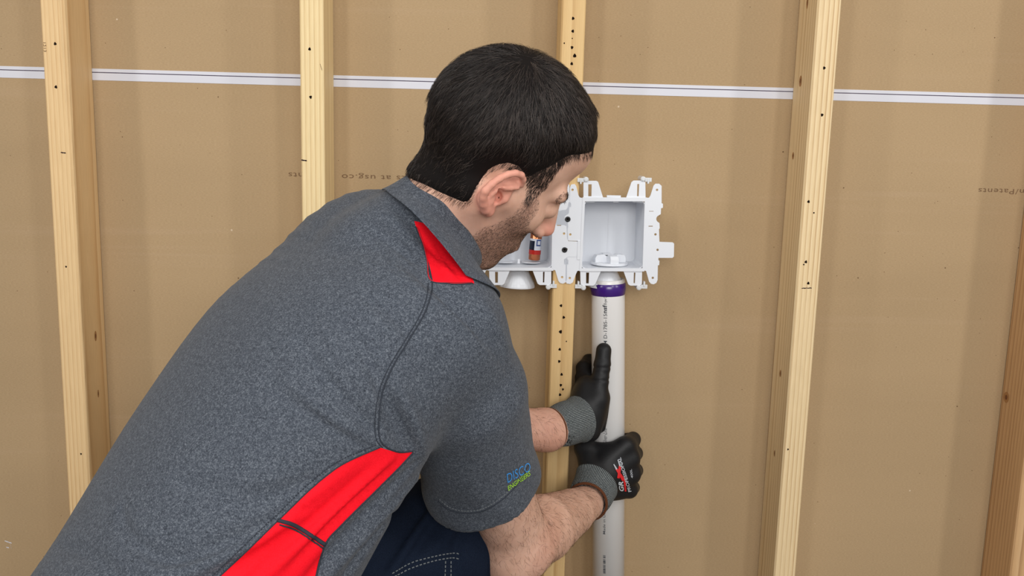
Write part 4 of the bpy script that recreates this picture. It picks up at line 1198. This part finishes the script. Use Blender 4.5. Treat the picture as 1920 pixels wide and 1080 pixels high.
# ---- trousers
HIPC = P(215, 1300, -.72)
hipR = HIPC+r0*.09+np.array([0, 0, -.06]); hipL = HIPC-r0*.10+np.array([0, 0, -.06])
kneeL = P(838, 1008, -.40); ankL = np.array([kneeL[0]-.10, -.36, .10]); kneeR = hipR+f0*.42+np.array([.02, -.02, -.02]); ankR = np.array([kneeR[0]-.12, kneeR[1]-.04, .10])
JF = []
JF_PX = [([(815, 925), (760, 1000), (700, 1090)], .007, -.006), ([(860, 930), (800, 1000), (750, 1080)], .006, -.005), ([(835, 925), (780, 1000), (725, 1085)], .007, .005),
      ([(900, 960), (860, 1010), (850, 1070)], .006, -.005), ([(880, 950), (835, 1010), (800, 1040)], .006, .004), ([(780, 940), (735, 1010), (690, 1070)], .006, -.004)]
def jeans(p):
    d = smin(torso(p, .0)+.012, 1e9*np.ones(len(p)), .01) if False else ell(p, HIPC+np.array([0, 0, -.03]), (.17, .17, .15))
    d = smin(d, cap_(p, hipL, kneeL, .098, .080), .05); d = smin(d, cap_(p, hipR, kneeR, .098, .080), .05)
    d = smin(d, cap_(p, kneeL, ankL, .078, .058), .03); d = smin(d, cap_(p, kneeR, ankR, .078, .058), .03)
    for g, c_, r_ in JF:
        mk = np.linalg.norm(p-c_, axis=1) < r_
        if mk.any(): d[mk] -= g(p[mk])
    return d
lay_folds(jeans, (-.85, -1.05, .3), (.30, -.12, 1.0), JF_PX, JF)
JV, JF_ = mesh_sdf(jeans, (-.85, -1.05, .05), (.30, -.12, 1.0), .0060)
tro = obj('trousers', JV, JF_, M['denim'], person, True); tro['label'] = 'dark indigo work jeans'
jt = bvh(JV, tris(JF_))
for pts in ([(735, 1075), (770, 1056), (810, 1044), (850, 1037), (862, 1040)], [(733, 1084), (772, 1065), (812, 1052), (846, 1046), (860, 1048)]):
    seam(pts, .0007, 'denim_thread', 'pocket_stitch', .0006, (.003, .0022), tro, jt)
seam([(835, 1052), (834, 1080), (832, 1110)], .0007, 'denim_thread', 'pocket_stitch', .0006, (.003, .0022), tro, jt)
seam([(845, 1052), (845, 1080), (844, 1110)], .0007, 'denim_thread', 'pocket_stitch', .0006, (.003, .0022), tro, jt)
# shoes
for ank in (ankL, ankR):
    def shoe(p, a=ank):
        d = cap_(p, a+np.array([0, 0, -.01]), a+np.array([-.02, -.01, -.06])+f0*.0, .045, .042)
        d = smin(d, cap_(p, a+np.array([0, 0, -.052]), a+f0*.17+np.array([0, 0, -.062]), .044, .036), .03)
        return smax(d, -(p[:, 2]-.001), .004)
    V_, F_ = mesh_sdf(shoe, ank-np.array([.1, .12, .105]), ank+np.array([.24, .22, .1]), .006)
    obj('shoe', V_, F_, M['shoe'], person, True)
print('jeans', round(_t.time()-_t0, 1))
# ---- gloves
def cuff_attr(V, a, b):
    ax_ = nrm(b-a); e1 = nrm(np.cross(ax_, [0, 0, 1.0])); e2 = np.cross(ax_, e1); q = V-a
    return np.arctan2(q@e2, q@e1)
def make_glove(f, c, C, rads, hem_r, ribs, lab, flare):
    V, F = mesh_sdf(f, np.array(c)-.105, np.array(c)+.105, .0022)
    g = obj('glove', V, F, M['nitrile'], person, True); g['label'] = lab
    # knit cuff: a sleeve from the brown hem up over the hand
    n = 96; A = smooth_poly(np.array(C), 6, False); R = smooth_poly(np.array(rads)[:, None], 6, False)[:, 0]
    V_ = []; at = []; m_ = len(A)
    for i in range(m_):
        t = A[min(i+1, m_-1)]-A[max(i-1, 0)]; t = nrm(t); e1 = nrm(np.cross(t, [0, 0, 1.0])); e2 = np.cross(t, e1)
        for k in range(n):
            th_ = 2*PI*k/n; V_.append(A[i]+(math.cos(th_)*e1+math.sin(th_)*e2*1.06)*(R[i]+.0008*math.sin(i*1.3)*(i < m_*.7))); at.append(k/n*2*PI*ribs)
    F_ = [(i*n+k, i*n+(k+1) % n, (i+1)*n+(k+1) % n, (i+1)*n+k) for i in range(m_-1) for k in range(n)]
    return g, np.array(V_), F_, at, A, R
def finish_cuff(g, V_, F_, at, A, R, hem_r):
    cu = obj('cuff', V_, F_, M['knit'], g, True, {'around': at}); cu['label'] = 'grey ribbed knit cuff'
    n = 96; hp = V_[:n]; mb = MB(); c_ = A[0]; ht = nrm(A[0]-A[1])
    ringp = [c_+(p_-c_)*1.0+ht*.001 for p_ in hp]+[c_+(hp[0]-c_)+ht*.001, c_+(hp[1]-c_)+ht*.001]
    mb.tube(ringp, .0024, 8, False); mb.build('cuff_hem', M['hem_brown'], cu, True)
gR = make_glove(glove_r, P(1142, 880, -.08), CR, [.030, .0335, .036], 0, 60, 'black glove on the lower hand, back of hand towards the viewer with printed logo', 1)
gL = make_glove(glove_l, P(1104, 740, -.08), CL, [.0305, .033, .036], 0, 60, 'black glove on the upper hand, thumb laid up the front of the pipe', 1)
def shell_fit(gl, f, tag_, hem_c, bound):
    """knit part: the glove's own surface nearer the arm than the coating's edge, plus the sleeve of the cuff"""
    pass
def cuff_sdf(C, rads, f, cutp, cuta):
    ch = lambda p: chain(p, C, rads, .01)
    hemn = nrm(C[1]-C[0])
    def g(p):
        d = smin(ch(p), f(p)-.0016, .012)
        hp_ = -((p-C[0])@hemn)
        d = smax(d, hp_, .002)
        d = np.maximum(d, -np.maximum(chain(p, C, [r-.003 for r in rads], .01), -(hp_+.02)))
        return smax(smax(d, np.linalg.norm(p-cutp, axis=1)-cuta, .0015), -(pipe_sd(p)-.0006), .002)
    return g
for (g, *_r), C, rads, f, cutp, cuta, e in (
    (gR, CR, [.031, .0335, .0365], hand_r, P(1098, 935, -.168), .056, 0),
    (gL, CL, [.0310, .0335, .0355], hand_l, P(1045, 800, -.168), .064, 1)):
    cc_ = (C[0]+C[-1])/2
    V_, F_ = mesh_sdf(cuff_sdf(C, rads, f, cutp, cuta), cc_-.085, cc_+.085, .0024)
    cu = obj('cuff', V_, F_, M['knit'], g, True, {'around': cuff_attr(V_, C[0], C[-1])*84}); cu['label'] = 'grey ribbed knit cuff'
    ax_ = nrm(C[1]-C[0]); e1 = nrm(np.cross(ax_, [0, 0, 1.0])); e2 = np.cross(ax_, e1)
    mb = MB(); rr = rads[0]+.0004
    L = [C[0]+ax_*.0010+(math.cos(2*PI*i/60)*e1+math.sin(2*PI*i/60)*e2)*rr for i in range(62)]
    mb.tube(L, .0022, 8, False); mb.build('cuff_hem', M['hem_brown'], cu, True)
gtree = bvh(np.array([v.co[:] for v in gR[0].data.vertices]), tris(np.array([p_.vertices[:] for p_ in gR[0].data.polygons])))
text_on(gtree, 'GR', (1169, 921), (-2, -19), (-8.5, -1.5), 1, 'print_white', 'printed_logo', gR[0], bold=.03, off=.0012)
text_on(gtree, 'PROFESSIONAL', (1183, 921), (-20, -64), (-5.5, 1.0), 1, 'print_grey', 'printed_logo', gR[0], bold=.03, off=.0014)
text_on(gtree, '400L', (1187, 896), (-3, -17), (-4, .5), 1, 'print_grey', 'printed_logo', gR[0], bold=.01)
def patch_on(quads, mat, off):
    mb = MB()
    for q in quads:
        q = np.array(q, float); m_ = 6; V = []
        for i in range(m_+1):
            for j in range(3):
                a = q[0]+(q[3]-q[0])*i/m_; b = q[1]+(q[2]-q[1])*i/m_; c_ = a+(b-a)*j/2; h_ = hit(gtree, c_[0], c_[1], off)[0]
                V.append(h_ if h_ is not None else P(c_[0], c_[1], -.12))
        mb.add(V, [(i*3+j, i*3+j+1, (i+1)*3+j+1, (i+1)*3+j) for i in range(m_) for j in range(2)])
    return mb.build('printed_logo', M[mat], gR[0])
patch_on([[(1153, 879), (1155, 876), (1171.5, 898), (1166, 902)], [(1160, 872), (1164.5, 874), (1161, 897), (1156.5, 896)], [(1168, 897), (1172.5, 898), (1174, 921), (1171, 921)]], 'print_red', .0009)
patch_on([[(1149.5, 871), (1151, 870), (1157, 879), (1154.5, 881)], [(1157, 862), (1159, 862), (1163.5, 874), (1160.5, 874)]], 'print_grey', .0011)
print('gloves', round(_t.time()-_t0, 1))
